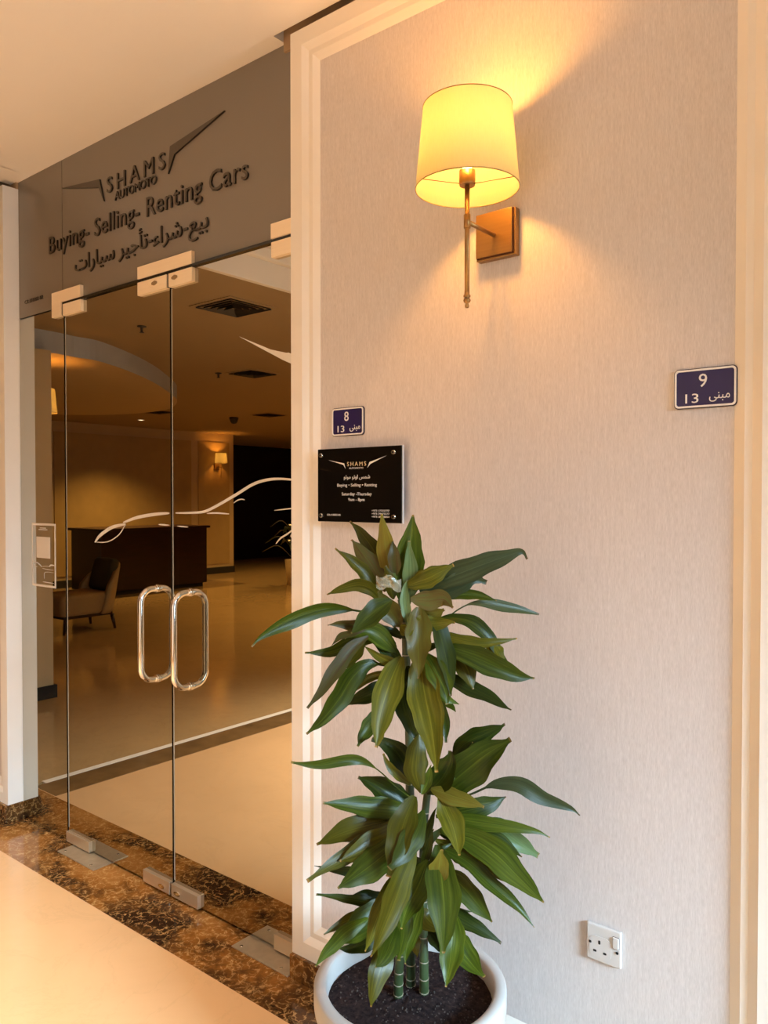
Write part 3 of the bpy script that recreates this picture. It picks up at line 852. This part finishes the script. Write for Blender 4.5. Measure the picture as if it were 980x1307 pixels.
# soil, gently heaped
SOIL = RIM - 0.042
bm = bmesh.new()
rings = []
for i in range(14):
    r_ = 0.1935 * i / 13
    ring = []
    for k in range(56 if i else 1):
        a_ = 2 * pi * k / 56
        z = SOIL + 0.010 * (1 - (r_ / 0.19) ** 2) + (random.uniform(-0.0028, 0.0028) if i < 13 else 0.006 * sin(3 * a_ + 1) + random.uniform(-0.003, 0.004))
        ring.append(bm.verts.new((pc.x + r_ * cos(a_), pc.y + r_ * sin(a_), z)))
    rings.append(ring)
for i in range(13):
    for k in range(56):
        if i == 0: bm.faces.new((rings[0][0], rings[1][k], rings[1][(k + 1) % 56]))
        else: bm.faces.new((rings[i][k], rings[i + 1][k], rings[i + 1][(k + 1) % 56], rings[i][(k + 1) % 56]))
so_ = part('soil', bm, M['soil'], plant, smooth=True)
bm = bmesh.new()
for i in range(420):
    a_ = random.uniform(0, 2 * pi); r_ = 0.185 * sqrt(random.random()); s_ = random.uniform(0.0010, 0.0030)
    c = Vector((pc.x + r_ * cos(a_), pc.y + r_ * sin(a_), SOIL + 0.010 * (1 - (r_ / 0.19) ** 2) + s_ * 0.5))
    vs = [bm.verts.new(c + Vector((random.uniform(.6, 1.3) * s_ * d[0], random.uniform(.6, 1.3) * s_ * d[1], random.uniform(.6, 1.1) * s_ * d[2]))) for d in ((1, 0, 0), (-1, 0, 0), (0, 1, 0), (0, -1, 0), (0, 0, 1), (0, 0, -1))]
    for f in ((0, 2, 4), (2, 1, 4), (1, 3, 4), (3, 0, 4), (2, 0, 5), (1, 2, 5), (3, 1, 5), (0, 3, 5)): bm.faces.new([vs[j] for j in f])
part('soil_crumbs', bm, M['pebble'], so_, kind='stuff')

def PP(u, v, dz): return at_depth(u, v, PD - dz)
# canes
def cane(pts, r0, r1):
    path = smooth_path([PP(*p) for p in pts], 8)
    n = len(path)
    st_ = part('cane', tube(bmesh.new(), path, [r0 + (r1 - r0) * i / (n - 1) for i in range(n)], 12), M['cane'], plant)
    k = 2
    while k < n - 2:
        t = (path[k + 1] - path[k - 1]).normalized() * 0.0012
        rr = r0 + (r1 - r0) * k / (n - 1) + 0.0008
        part('leaf_scar', tube(bmesh.new(), [path[k] - t, path[k] + t], rr, 12), M['canering'], st_)
        k += random.choice((3, 4))
def ground(u, v):
    r = ray(u, v); p = CAM + r * ((SOIL - CAM.z) / r.z)
    return PD - (p - CAM).dot(FW)
cane([(541, 1272, ground(541, 1272)), (541, 1235, .02), (540, 1150, .01), (541, 1060, .0), (546, 1005, .0)], 0.0115, 0.0085)
cane([(508, 1276, ground(508, 1276)), (509, 1240, .03), (513, 1190, .03), (522, 1100, .01), (530, 1040, .0)], 0.0115, 0.008)
cane([(524, 1262, ground(524, 1262)), (524, 1230, -.02), (524, 1120, -.02), (523, 1000, -.02), (522, 930, -.02), (519, 860, -.01), (517, 800, 0), (512, 765, 0)], 0.0115, 0.009)

LEAVES = [  # (centre-line pixels base->tip, width px, depth towards viewer base/tip m, roll deg, material, blade start)
 # --- crown
 ([(500, 745), (493, 705), (487, 656)], 25, .00, .05, 10, 'leaf_yellow', 0),
 ([(516, 775), (521, 715), (527, 657)], 38, .01, .06, -8, 'leaf_green', 0),
 ([(521, 775), (524, 735), (522, 690)], 19, .03, .05, 10, 'leaf_pale', 0),
 ([(494, 745), (478, 705), (459, 678), (446, 666)], 24, .0, -.02, 15, 'leaf_olive', 0),
 ([(492, 755), (476, 725), (456, 698), (450, 688)], 24, .02, .02, 20, 'leaf_brown', 0),
 ([(488, 770), (470, 738), (446, 714), (427, 701)], 19, .0, .02, -15, 'leaf_olive', 0),
 ([(497, 785), (481, 758), (462, 747), (440, 750), (417, 759)], 17, .0, .04, 20, 'leaf_olive', .15),
 ([(505, 735), (503, 715), (501, 690)], 16, .03, .04, 0, 'leaf_brown', 0),
 ([(502, 765), (497, 740), (492, 722)], 16, .04, .05, 0, 'leaf_olive', 0),
 ([(508, 805), (490, 788), (464, 781), (426, 776), (392, 783), (362, 796), (334, 812), (322, 826)], 21, .0, .12, 20, 'leaf_green', .32),
 ([(512, 800), (497, 778), (482, 755)], 26, .05, .07, 0, 'leaf_yellow', 0),
 ([(521, 800), (517, 765), (518, 740)], 13, .06, .05, 0, 'leaf_pale', 0),
 ([(500, 766), (484, 776), (466, 791), (448, 808)], 27, .08, .10, 0, 'leaf_green', 0),
 ([(512, 815), (480, 800), (452, 797), (432, 796), (418, 798)], 18, .03, .08, 25, 'leaf_brown', .1),
 ([(466, 804), (448, 808), (434, 812), (423, 824)], 11, .08, .09, 25, 'leaf_brown', 0),
 ([(505, 822), (478, 812), (450, 821), (420, 832), (389, 833)], 19, .02, .06, 10, 'leaf_green', 0),
 ([(505, 832), (480, 810), (456, 806), (440, 815)], 24, .04, .08, 0, 'leaf_green', 0),
 ([(470, 812), (448, 828), (428, 855), (408, 884), (392, 904)], 19, .09, .14, 10, 'leaf_brown', 0),
 ([(465, 818), (450, 835), (436, 848), (424, 862)], 20, .07, .08, 0, 'leaf_olive', 0),
 ([(500, 850), (472, 848), (452, 862), (432, 893), (410, 920), (391, 937)], 27, .03, .16, 0, 'leaf_green', .12),
 ([(505, 858), (475, 862), (458, 874), (447, 888)], 13, .03, .05, 30, 'leaf_olive', 0),
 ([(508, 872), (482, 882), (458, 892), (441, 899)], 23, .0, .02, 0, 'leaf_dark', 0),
 ([(512, 838), (498, 870), (487, 905), (482, 935), (481, 954)], 36, .06, .16, 5, 'leaf_olive', 0),
 ([(536, 838), (541, 880), (550, 925), (555, 960), (557, 986)], 42, .07, .19, 0, 'leaf_olive', 0),
 ([(534, 775), (533, 805), (534, 835), (535, 866)], 33, .06, .12, 0, 'leaf_yellow', 0),
 ([(546, 775), (560, 805), (570, 845), (576, 888)], 26, .05, .12, 20, 'leaf_dark', 0),
 ([(545, 835), (559, 862), (567, 880), (571, 899)], 28, .07, .12, 0, 'leaf_green', 0),
 ([(568, 822), (585, 838), (597, 856), (603, 880)], 28, .03, .06, 0, 'leaf_olive', 0),
 ([(548, 822), (586, 832), (622, 846), (655, 860), (682, 867)], 29, .04, .08, 0, 'leaf_green', .1),
 ([(556, 808), (582, 816), (616, 821), (660, 815)], 15, .03, .05, 10, 'leaf_olive', 0),
 ([(548, 790), (580, 789), (606, 797), (626, 817), (640, 838), (653, 849)], 19, .0, .02, 20, 'leaf_green', .12),
 ([(625, 812), (632, 830), (643, 848)], 20, .01, .03, 0, 'leaf_olive', 0),
 ([(540, 810), (562, 796), (585, 778), (606, 770), (642, 774), (688, 784)], 14, .0, -.04, 10, 'leaf_grey', .42),
 ([(552, 768), (576, 762), (600, 759), (634, 766)], 13, .02, .02, 10, 'leaf_green', .2),
 ([(536, 756), (572, 738), (612, 722), (648, 709), (666, 704), (674, 713)], 30, .03, .05, 5, 'leaf_grey', 0),
 ([(518, 748), (546, 738), (568, 727), (579, 721)], 25, .05, .07, 0, 'leaf_olive', 0),
 ([(540, 757), (572, 750), (600, 738), (621, 743)], 28, .02, .03, 0, 'leaf_grey', 0),
 ([(524, 764), (545, 766), (566, 764), (578, 776)], 25, .06, .09, 0, 'leaf_brown', 0),
 ([(530, 780), (548, 786), (567, 778)], 22, .05, .07, 0, 'leaf_yellow', 0),
 ([(532, 788), (552, 796), (580, 793)], 18, .07, .09, 0, 'leaf_olive', 0),
 ([(510, 800), (520, 806), (528, 803)], 14, .07, .08, 0, 'leaf_olive', 0),
 ([(560, 860), (590, 873), (622, 888), (652, 907)], 20, .02, .06, 10, 'leaf_dark', 0),
 ([(552, 880), (566, 890), (586, 899)], 9, .0, .02, 0, 'leaf_green', 0),
 ([(556, 888), (570, 896), (582, 908)], 10, .0, .02, 0, 'leaf_green', 0),
 ([(515, 846), (498, 832), (480, 818), (466, 812)], 18, .04, .05, 0, 'leaf_green', 0),
 ([(522, 868), (502, 848), (484, 838), (464, 824)], 15, .05, .06, 10, 'leaf_olive', 0),
 ([(490, 905), (474, 924), (462, 940), (457, 953)], 22, .02, .05, 0, 'leaf_green', 0),
 ([(514, 862), (517, 895), (525, 925), (534, 948)], 28, .03, .08, 0, 'leaf_dark', 0),
 ([(548, 880), (562, 905), (568, 928), (569, 948)], 16, .02, .05, 0, 'leaf_dark', 0),
 ([(520, 850), (526, 872), (530, 890)], 20, .06, .10, 0, 'leaf_green', 0),
 ([(490, 930), (484, 940), (480, 955)], 10, .10, .12, 0, 'leaf_yellow', 0),
 # --- lower head
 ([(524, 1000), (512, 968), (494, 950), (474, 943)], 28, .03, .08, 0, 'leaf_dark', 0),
 ([(524, 1002), (506, 988), (495, 975), (489, 962)], 11, .04, .06, 10, 'leaf_olive', 0),
 ([(532, 1022), (508, 1006), (484, 984), (460, 970), (432, 971), (402, 976), (371, 974)], 14, .02, .10, 15, 'leaf_green', .38),
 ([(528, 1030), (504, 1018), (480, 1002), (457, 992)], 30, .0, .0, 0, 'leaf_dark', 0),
 ([(528, 1034), (490, 1032), (450, 1028), (412, 1025)], 26, .03, .08, 0, 'leaf_green', 0),
 ([(528, 1038), (494, 1036), (474, 1036)], 16, .01, .03, 0, 'leaf_dark', 0),
 ([(526, 1042), (484, 1050), (440, 1062), (404, 1078)], 32, .02, .08, 0, 'leaf_olive', 0),
 ([(526, 1046), (482, 1068), (440, 1094), (410, 1112), (392, 1125)], 25, .06, .16, 5, 'leaf_olive', 0),
 ([(530, 1050), (494, 1072), (462, 1086), (434, 1100)], 36, .07, .14, 0, 'leaf_olive', 0),
 ([(520, 1062), (496, 1086), (466, 1110), (431, 1134)], 40, .09, .18, -10, 'leaf_green', 0),
 ([(500, 1104), (466, 1112), (432, 1110), (401, 1105)], 14, .03, .06, 20, 'leaf_dark', 0),
 ([(529, 1016), (516, 1048), (506, 1084), (497, 1120)], 34, .09, .19, 0, 'leaf_olive', 0),
 ([(541, 1034), (530, 1064), (514, 1090), (498, 1110)], 30, .10, .20, 10, 'leaf_green', 0),
 ([(531, 1078), (515, 1120), (497, 1168), (474, 1222)], 30, .10, .24, 5, 'leaf_olive', 0),
 ([(512, 1110), (494, 1144), (478, 1180), (467, 1215)], 22, .08, .18, 15, 'leaf_olive', 0),
 ([(546, 1098), (534, 1130), (520, 1158), (512, 1186)], 34, .08, .16, 0, 'leaf_green', 0),
 ([(520, 1140), (514, 1170), (512, 1200), (508, 1226)], 26, .10, .17, 0, 'leaf_green', 0),
 ([(538, 1150), (528, 1180), (520, 1205), (516, 1230)], 22, .06, .12, 0, 'leaf_green', 0),
 ([(502, 1156), (470, 1152), (440, 1147), (404, 1141)], 13, .04, .08, 20, 'leaf_dark', 0),
 ([(504, 1150), (482, 1145), (464, 1141), (446, 1145)], 13, .0, .02, 10, 'leaf_dark', 0),
 ([(504, 1150), (478, 1168), (452, 1188), (428, 1206)], 36, .05, .12, 0, 'leaf_green', 0),
 ([(486, 1166), (456, 1170), (434, 1180), (413, 1193)], 15, .05, .10, 15, 'leaf_olive', 0),
 ([(470, 1172), (444, 1188), (420, 1212), (402, 1234)], 19, .08, .15, 0, 'leaf_green', 0),
 ([(494, 1188), (470, 1202), (450, 1210), (431, 1212)], 20, .03, .07, 10, 'leaf_dark', 0),
 ([(500, 1190), (490, 1222), (480, 1256), (472, 1285)], 28, .10, .18, 5, 'leaf_olive', 0),
 ([(506, 1182), (498, 1204), (490, 1222), (480, 1236)], 26, .12, .19, 0, 'leaf_green', 0),
 ([(558, 1078), (563, 1118), (567, 1160), (566, 1217)], 42, .10, .22, 0, 'leaf_green', 0),
 ([(576, 1160), (577, 1195), (574, 1230), (569, 1260)], 32, .10, .17, 0, 'leaf_green', 0),
 ([(556, 1130), (560, 1110), (562, 1085)], 26, .13, .14, 0, 'leaf_yellow', 0),
 ([(566, 1188), (584, 1208), (600, 1228), (617, 1248)], 32, .05, .10, 0, 'leaf_green', 0),
 ([(556, 1158), (584, 1170), (612, 1186), (640, 1203)], 19, .03, .07, 10, 'leaf_dark', 0),
 ([(556, 1108), (584, 1126), (606, 1150), (628, 1177)], 28, .04, .08, 0, 'leaf_green', 0),
 ([(560, 1160), (584, 1162), (603, 1164)], 7, .0, .02, 0, 'leaf_pale', 0),
 ([(562, 1060), (604, 1072), (634, 1092), (662, 1120), (694, 1152)], 36, .06, .16, 0, 'leaf_green', 0),
 ([(556, 1072), (592, 1090), (624, 1106), (654, 1128)], 26, .04, .09, 0, 'leaf_olive', 0),
 ([(562, 1082), (596, 1100), (630, 1132), (658, 1156), (682, 1184)], 19, .05, .13, 10, 'leaf_green', 0),
 ([(572, 1058), (606, 1064), (638, 1074), (666, 1094)], 22, .03, .07, 0, 'leaf_green', 0),
 ([(600, 1050), (634, 1056), (660, 1074), (687, 1092)], 26, .0, .0, 0, 'leaf_pale', 0),
 ([(560, 1042), (600, 1048), (642, 1054), (682, 1060), (702, 1069)], 18, .04, .09, 10, 'leaf_green', 0),
 ([(556, 1042), (590, 1036), (622, 1028), (646, 1017)], 28, .0, .0, 0, 'leaf_green', 0),
 ([(550, 1006), (572, 1014), (596, 1022), (618, 1029)], 22, .07, .12, 10, 'leaf_yellow', 0),
 ([(560, 1014), (570, 1036), (580, 1062), (586, 1092)], 30, .08, .15, 10, 'leaf_olive', 0),
 ([(558, 1062), (590, 1062), (622, 1054)], 22, .0, .0, 0, 'leaf_dark', 0),
 ([(560, 1025), (600, 1014), (632, 1001), (662, 1002), (696, 1020), (728, 1032), (739, 1042)], 20, .0, .06, 5, 'leaf_grey', .34),
 ([(572, 974), (592, 950), (616, 938), (645, 926)], 26, .01, .02, 5, 'leaf_dark', .12),
 ([(560, 1014), (592, 986), (622, 962), (652, 944)], 46, .04, .09, 0, 'leaf_green', 0),
 ([(562, 1006), (574, 990), (592, 962)], 14, .05, .06, 0, 'leaf_pale', 0),
 ([(580, 985), (592, 966), (604, 948)], 10, .02, .02, 0, 'leaf_green', 0),
 ([(544, 1012), (562, 996), (574, 974), (575, 958)], 34, .05, .08, 10, 'leaf_dark', 0),
 ([(538, 1012), (531, 988), (532, 962), (536, 934)], 30, .08, .08, 0, 'leaf_olive', 0),
 ([(538, 1014), (546, 996), (549, 976)], 12, .09, .09, 0, 'leaf_green', 0),
 # --- young shoots between the canes
 ([(543, 1090), (547, 1060), (556, 1030)], 10, .05, .06, 0, 'leaf_green', 0),
 ([(543, 1092), (536, 1062), (526, 1042)], 9, .05, .07, 0, 'leaf_green', 0),
 ([(540, 1096), (552, 1070), (572, 1052)], 9, .04, .05, 0, 'leaf_pale', 0),
 ([(538, 1110), (546, 1085), (552, 1058)], 11, .06, .07, 0, 'leaf_green', 0),
 ([(546, 1116), (560, 1088), (580, 1074)], 9, .05, .06, 0, 'leaf_dark', 0),
 ([(530, 1110), (540, 1128), (552, 1140)], 22, .02, .04, 0, 'leaf_dark', 0),
 ([(524, 1092), (534, 1108), (540, 1130)], 20, .02, .05, 0, 'leaf_dark', 0),
 ([(545, 1120), (556, 1134), (562, 1152)], 22, .03, .06, 0, 'leaf_green', 0),
 ([(536, 1160), (548, 1176), (562, 1186)], 24, .03, .05, 0, 'leaf_olive', 0),
 ([(530, 1190), (530, 1205), (534, 1222)], 14, .03, .05, 0, 'leaf_yellow', 0),
 ([(546, 1186), (558, 1200), (572, 1216)], 20, .0, .03, 0, 'leaf_dark', 0),
 ([(516, 1100), (508, 1130), (500, 1156)], 22, .03, .06, 0, 'leaf_dark', 0),
 ([(572, 1090), (590, 1098), (600, 1112)], 14, .0, .02, 0, 'leaf_dark', 0),
 ([(556, 1118), (576, 1122), (596, 1126)], 8, .0, .0, 0, 'leaf_dark', 0),
 ([(548, 840), (540, 858), (533, 874)], 16, .03, .06, 0, 'leaf_dark', 0),
 ([(520, 815), (500, 806), (486, 798)], 10, .05, .06, 0, 'leaf_dark', 0),
 ([(524, 830), (538, 812), (556, 800)], 9, .03, .03, 0, 'leaf_dark', 0),
 ([(526, 838), (548, 826), (570, 818)], 10, .03, .03, 0, 'leaf_dark', 0),
]

def leaf(pts, w, d0, d1, roll, mat, bs):
    n = 5 if len(pts) > 4 else 7
    P2 = smooth_path([Vector((p[0], p[1], 0)) for p in pts], n)
    L = [0.0]
    for a, b_ in zip(P2, P2[1:]): L.append(L[-1] + (b_ - a).length)
    S = [l / L[-1] for l in L]
    arch = random.uniform(-0.012, 0.02)
    path = [PP(p.x, p.y, d0 + (d1 - d0) * s + arch * sin(pi * s)) for p, s in zip(P2, S)]
    bm = bmesh.new(); uvl = bm.loops.layers.uv.new('UVMap')
    m = len(path); rows = []; ph = random.uniform(0, 6)
    blunt = random.random() ** 2
    fold = random.uniform(0.20, 0.50) * random.choice((1, 1, -0.7))
    tw = random.uniform(-32, 32); peak = random.uniform(0.70, 0.98); wv = random.uniform(0.06, 0.16); fr = random.uniform(8, 14)
    curl = random.uniform(0.3, 1.0) if random.random() < 0.5 else 0.0
    cs = random.choice((-1, 1))
    for i, (p, s) in enumerate(zip(path, S)):
        t = (path[min(i + 1, m - 1)] - path[max(i - 1, 0)]).normalized()
        vd = (p - CAM).normalized()
        side = t.cross(vd).normalized(); nor = side.cross(t).normalized()
        a_ = radians(roll + tw * (s - 0.45) + 8 * sin(2.2 * s + ph))
        sd = side * cos(a_) + nor * sin(a_); nn = nor * cos(a_) - side * sin(a_)
        if s < bs: wf = 0.13
        else:
            q = (s - bs) / (1 - bs)
            wf = max(0.15 * (1 - q), sin(pi * min(1.0, q * 0.97 + 0.02) ** peak) ** 0.95)
            if q > 0.90: wf = max(wf * (1 - 0.5 * (q - 0.9) / 0.1), 0.05 + 0.22 * blunt)
        hw = wf * w * 1.04 / 2 * (p - CAM).dot(FW) / FPX
        row = []
        for k in (-1, -0.55, 0, 0.55, 1):
            wav = wv * hw * sin(fr * s + ph + (1.9 if k > 0 else 0)) * abs(k)
            edge = 1 + 0.07 * sin(fr * 1.7 * s + ph * 2 + k) * abs(k)
            q_ = p + sd * (hw * k * edge) - nn * (abs(k) * hw * fold) + nn * wav
            if curl and s > 0.86: q_ = q_ + (sd * cs * 0.6 + nn * 0.3) * curl * (s - 0.86) ** 2 * 0.30
            row.append(bm.verts.new(q_))
        rows.append(row)
    for i in range(m - 1):
        for k in range(4):
            f = bm.faces.new((rows[i][k], rows[i][k + 1], rows[i + 1][k + 1], rows[i + 1][k])); f.smooth = True
            uu = (0, .225, .5, .775, 1)
            for lp, (a_, b2) in zip(f.loops, ((uu[k], S[i]), (uu[k + 1], S[i]), (uu[k + 1], S[i + 1]), (uu[k], S[i + 1]))): lp[uvl].uv = (a_, b2)
    o = part('leaf', bm, M[mat], plant)
for lf in LEAVES: leaf(*lf)
# crumpled clear film caught in the crown
bm = bmesh.new()
gx, gy_ = 7, 4
vs = [[bm.verts.new(PP(480 + 32 * i / gx, 734 + 16 * j / gy_ + 3 * sin(i * 1.3) + 4 * (i / gx), .10 + random.uniform(-.006, .006))) for i in range(gx + 1)] for j in range(gy_ + 1)]
for j in range(gy_):
    for i in range(gx): bm.faces.new((vs[j][i], vs[j][i + 1], vs[j + 1][i + 1], vs[j + 1][i]))
part('plastic_film', bm, M['film'], plant)

# ================================================================== LOBBY (seen mirrored in the doors)
make_sconce((-12.888, -8.55, 2.21), 'lit brass sconce on the lobby pillar right of the desk, mirrored in the doors', radians(90), 45.0, None)
struct('wall_lobby_pier', box(-6.9, -5.9, -1.25, -0.05, 0, 2.73), M['lobbyframe'])
struct('baseboard_pier', box(-6.92, -5.88, -1.27, -0.05, 0, 0.10), M['dark'])
make_sconce((-6.37, -1.25, 2.21), 'lit brass sconce on the near lobby pier, mirrored in the side light', 0, 40.0, None)

dk = root('reception_desk', (-11.6, -6.0, 0), 'dark wood reception desk in the lobby, mirrored behind the pull handles', 'desk')
part('body', box(-12.1, -11.22, -6.98, -4.9, 0.07, 1.04, 0.004), M['wood'], dk)
part('counter_top', box(-12.15, -11.18, -7.03, -4.85, 1.04, 1.08, 0.004), M['wood'], dk)
part('plinth', box(-12.05, -11.27, -6.93, -4.95, 0.0, 0.07), M['dark'], dk)

ch = root('lounge_chair', (-8.72, -3.12, 0), 'tan upholstered lounge chair with dark legs in the lobby, mirrored in the left door', 'chair')
def chair_part(n, bm, m, sm=False): return part(n, bm, m, ch, None, sm, True)
chair_part('seat', box(-0.30, 0.30, -0.26, 0.42, 0.20, 0.45, 0.05, seg=3), M['fabric'], True)
bm = bmesh.new()
rows = []
for j in range(8):
    s = j / 7
    row_o, row_i = [], []
    for k in range(13):
        a_ = radians(-80 + 160 * k / 12)
        top = 0.80 - 0.28 * (abs(k - 6) / 6) ** 2
        z = 0.20 + (top - 0.20) * s
        lean = -0.10 * s
        ro, ri = 0.345, 0.275
        row_o.append(bm.verts.new((ro * sin(a_), -0.02 - ro * cos(a_) + lean, z))); row_i.append(bm.verts.new((ri * sin(a_), -0.02 - ri * cos(a_) + lean, z)))
    rows.append((row_o, row_i))
for (o0, i0), (o1, i1) in zip(rows, rows[1:]):
    for k in range(12):
        bm.faces.new((o0[k], o0[k + 1], o1[k + 1], o1[k])); bm.faces.new((i0[k + 1], i0[k], i1[k], i1[k + 1]))
    bm.faces.new((o0[0], o1[0], i1[0], i0[0])); bm.faces.new((o0[12], i0[12], i1[12], o1[12]))
for k in range(12):
    bm.faces.new((rows[-1][0][k], rows[-1][0][k + 1], rows[-1][1][k + 1], rows[-1][1][k])); bm.faces.new((rows[0][0][k + 1], rows[0][0][k], rows[0][1][k], rows[0][1][k + 1]))
chair_part('backrest', bm, M['fabric'], True)
bm = box(-0.22, 0.22, -0.06, 0.06, -0.2, 0.2, 0.05, seg=3); bmesh.ops.rotate(bm, verts=bm.verts[:], cent=(0, 0, 0), matrix=Matrix.Rotation(radians(14), 3, 'X')); bmesh.ops.translate(bm, verts=bm.verts[:], vec=(0, -0.30, 0.64))
chair_part('cushion', bm, M['darkfab'], True)
chair_part('base_rail', box(-0.28, 0.28, -0.24, 0.38, 0.175, 0.21, 0.004), M['wood'])
for sx in (-1, 1):
    for sy in (-0.25, 0.34):
        chair_part('leg', tube(bmesh.new(), [(sx * 0.25, sy, 0.18), (sx * 0.27, sy + (-.03 if sy < 0 else .03), 0.0)], [0.026, 0.015], 10), M['wood'])

def diffuser(x, y, s, label):
    t = root('ceiling_diffuser', (x, y, HL), label, 'air vent', 'square diffusers in the lobby ceiling')
    bm = bmesh.new()
    for k in range(5):
        h = s / 2 * (1 - 0.18 * k); z = HL - 0.004 - 0.003 * k; w = 0.10 * s / 2
        a = [bm.verts.new((x + p * h, y + q * h, z - 0.012)) for p, q in ((-1, -1), (1, -1), (1, 1), (-1, 1))]
        b2 = [bm.verts.new((x + p * (h - w), y + q * (h - w), z + 0.010)) for p, q in ((-1, -1), (1, -1), (1, 1), (-1, 1))]
        for i in range(4): bm.faces.new((a[i], a[(i + 1) % 4], b2[(i + 1) % 4], b2[i]))
    part('louvres', bm, M['plastic_dark'], t)
    part('frame', box(x - s / 2 - .03, x + s / 2 + .03, y - s / 2 - .03, y + s / 2 + .03, HL - 0.006, HL - 0.0005), M['lobbyceil'], t)
diffuser(-4.23, -1.68, 0.37, 'square ceiling diffuser nearest the glass front, mirrored below the sign band')
diffuser(-6.33, -3.72, 0.36, 'square ceiling diffuser in mid lobby, mirrored under the white wing decal')
diffuser(-9.3, -6.7, 0.37, 'far square ceiling diffuser mirrored right of the camera dome')
diffuser(-10.3, -5.3, 0.37, 'far square ceiling diffuser mirrored above the lobby wall panel')
for (x, y, lab) in ((-5.26, -1.64, 'small ceiling sprinkler mirrored near the left door top'), (-6.6, -3.48, 'small ceiling sprinkler mirrored beside the mid lobby diffuser')):
    bm = bmesh.new()
    lathe(bm, [(0, 0), (0.035, 0), (0.035, -0.008), (0.012, -0.012), (0.010, -0.045), (0.018, -0.047), (0.018, -0.052), (0, -0.052)], (x, y, HL), 16)
    thing('sprinkler', bm, M['plastic_dark'], lab, 'sprinkler', (x, y, HL), 'lobby sprinklers')
bm = bmesh.new()
lathe(bm, [(0, 0), (0.075, 0), (0.075, -0.035), (0.065, -0.04), (0.06, -0.07), (0.04, -0.10), (0, -0.112)], (-10.05, -6.62, HL), 24)
thing('camera_dome', bm, M['plastic_dark'], 'dark dome camera on the lobby ceiling, mirrored above the lobby sconce', 'camera', (-10.05, -6.62, HL))
# lobby plant at the edge of the mirrored view
lp = root('lobby_plant', (-10.2, -8.15, 0), 'dim lobby plant in a tall pale pot, mirrored at the right door edge', 'plant')
bm = bmesh.new(); lathe(bm, [(0, 0), (0.13, 0), (0.17, 0.45), (0.155, 0.45), (0.15, 0.42), (0, 0.42)], (0, 0, 0), 24); part('pot', bm, M['lobbyframe'], lp, None, True, True)
for k in range(16):
    a_ = 2.4 * k; bm = bmesh.new(); ln = random.uniform(.35, .6); z0 = 0.5 + 0.035 * k
    pts = [Vector((0, 0, z0 - .1)), Vector((cos(a_) * ln * .5, sin(a_) * ln * .5, z0 + .16)), Vector((cos(a_) * ln, sin(a_) * ln, z0 + .05))]
    path = smooth_path(pts, 4); sv = Vector((-sin(a_), cos(a_), 0))
    rr = [[bm.verts.new(p + sv * (.06 * sin(pi * min(.97, max(.05, i / 8))) * kk) + Vector((0, 0, .015 * abs(kk)))) for kk in (-1, 0, 1)] for i, p in enumerate(path)]
    for i in range(len(rr) - 1):
        for kk in range(2): bm.faces.new((rr[i][kk], rr[i][kk + 1], rr[i + 1][kk + 1], rr[i + 1][kk]))
    part('leaf', bm, M['leaf_dark'], lp, None, True, True)

# recessed downlights
def downlight(x, y, z, power, label, spot=110, col=(1.0, 0.88, 0.72), group='recessed downlights'):
    t = root('downlight', (x, y, z), label, 'ceiling light', group)
    bm = bmesh.new(); lathe(bm, [(0.045, -0.001), (0.062, -0.001), (0.062, -0.006), (0.058, -0.009), (0.045, -0.006), (0.045, -0.001)], (x, y, z), 28); part('trim_ring', bm, M['white'], t)
    bm = bmesh.new(); lathe(bm, [(0, -0.003), (0.045, -0.003)], (x, y, z), 28); part('lens', bm, M['downlight'], t)
    d = bpy.data.lights.new('downlight_beam', 'SPOT'); d.energy = power; d.color = col; d.spot_size = radians(spot); d.spot_blend = 0.8; d.shadow_soft_size = 0.045
    o = bpy.data.objects.new('downlight_beam', d); COL.objects.link(o); o.parent = t; o.location = (0, 0, -0.02)
downlight(-3.2, -1.6, HC, 320, 'corridor downlight in front of the glass doors', 88)
downlight(-2.4, -2.9, HC, 1050, 'added corridor fill downlight by the back wall opposite the doors', 85, (1.0, 0.94, 0.84))  # this and the next are added to lift the ceiling by floor bounce
downlight(0.9, -2.7, HC, 70, 'added corridor fill downlight near the window end', 85)
downlight(-7.5, -6.5, HL, 560, 'added lobby fill downlight between the diffusers', 130, (1.0, 0.60, 0.18))  # this and the next two are added as general lobby light
downlight(-11.0, -9.5, HL, 380, 'added lobby fill downlight before the dark shop front', 130, (1.0, 0.60, 0.18))
downlight(-5.2, -5.0, HL, 300, 'added lobby fill downlight beside the corridor', 130, (1.0, 0.60, 0.18))
downlight(-11.6, -5.9, HL, 420, 'added lobby fill downlight washing the panelled end wall', 120, (1.0, 0.60, 0.18))  # added to wash the lobby end wall with light

bpy.data.objects.remove(_fo, do_unlink=True)
bpy.data.curves.remove(_fc)
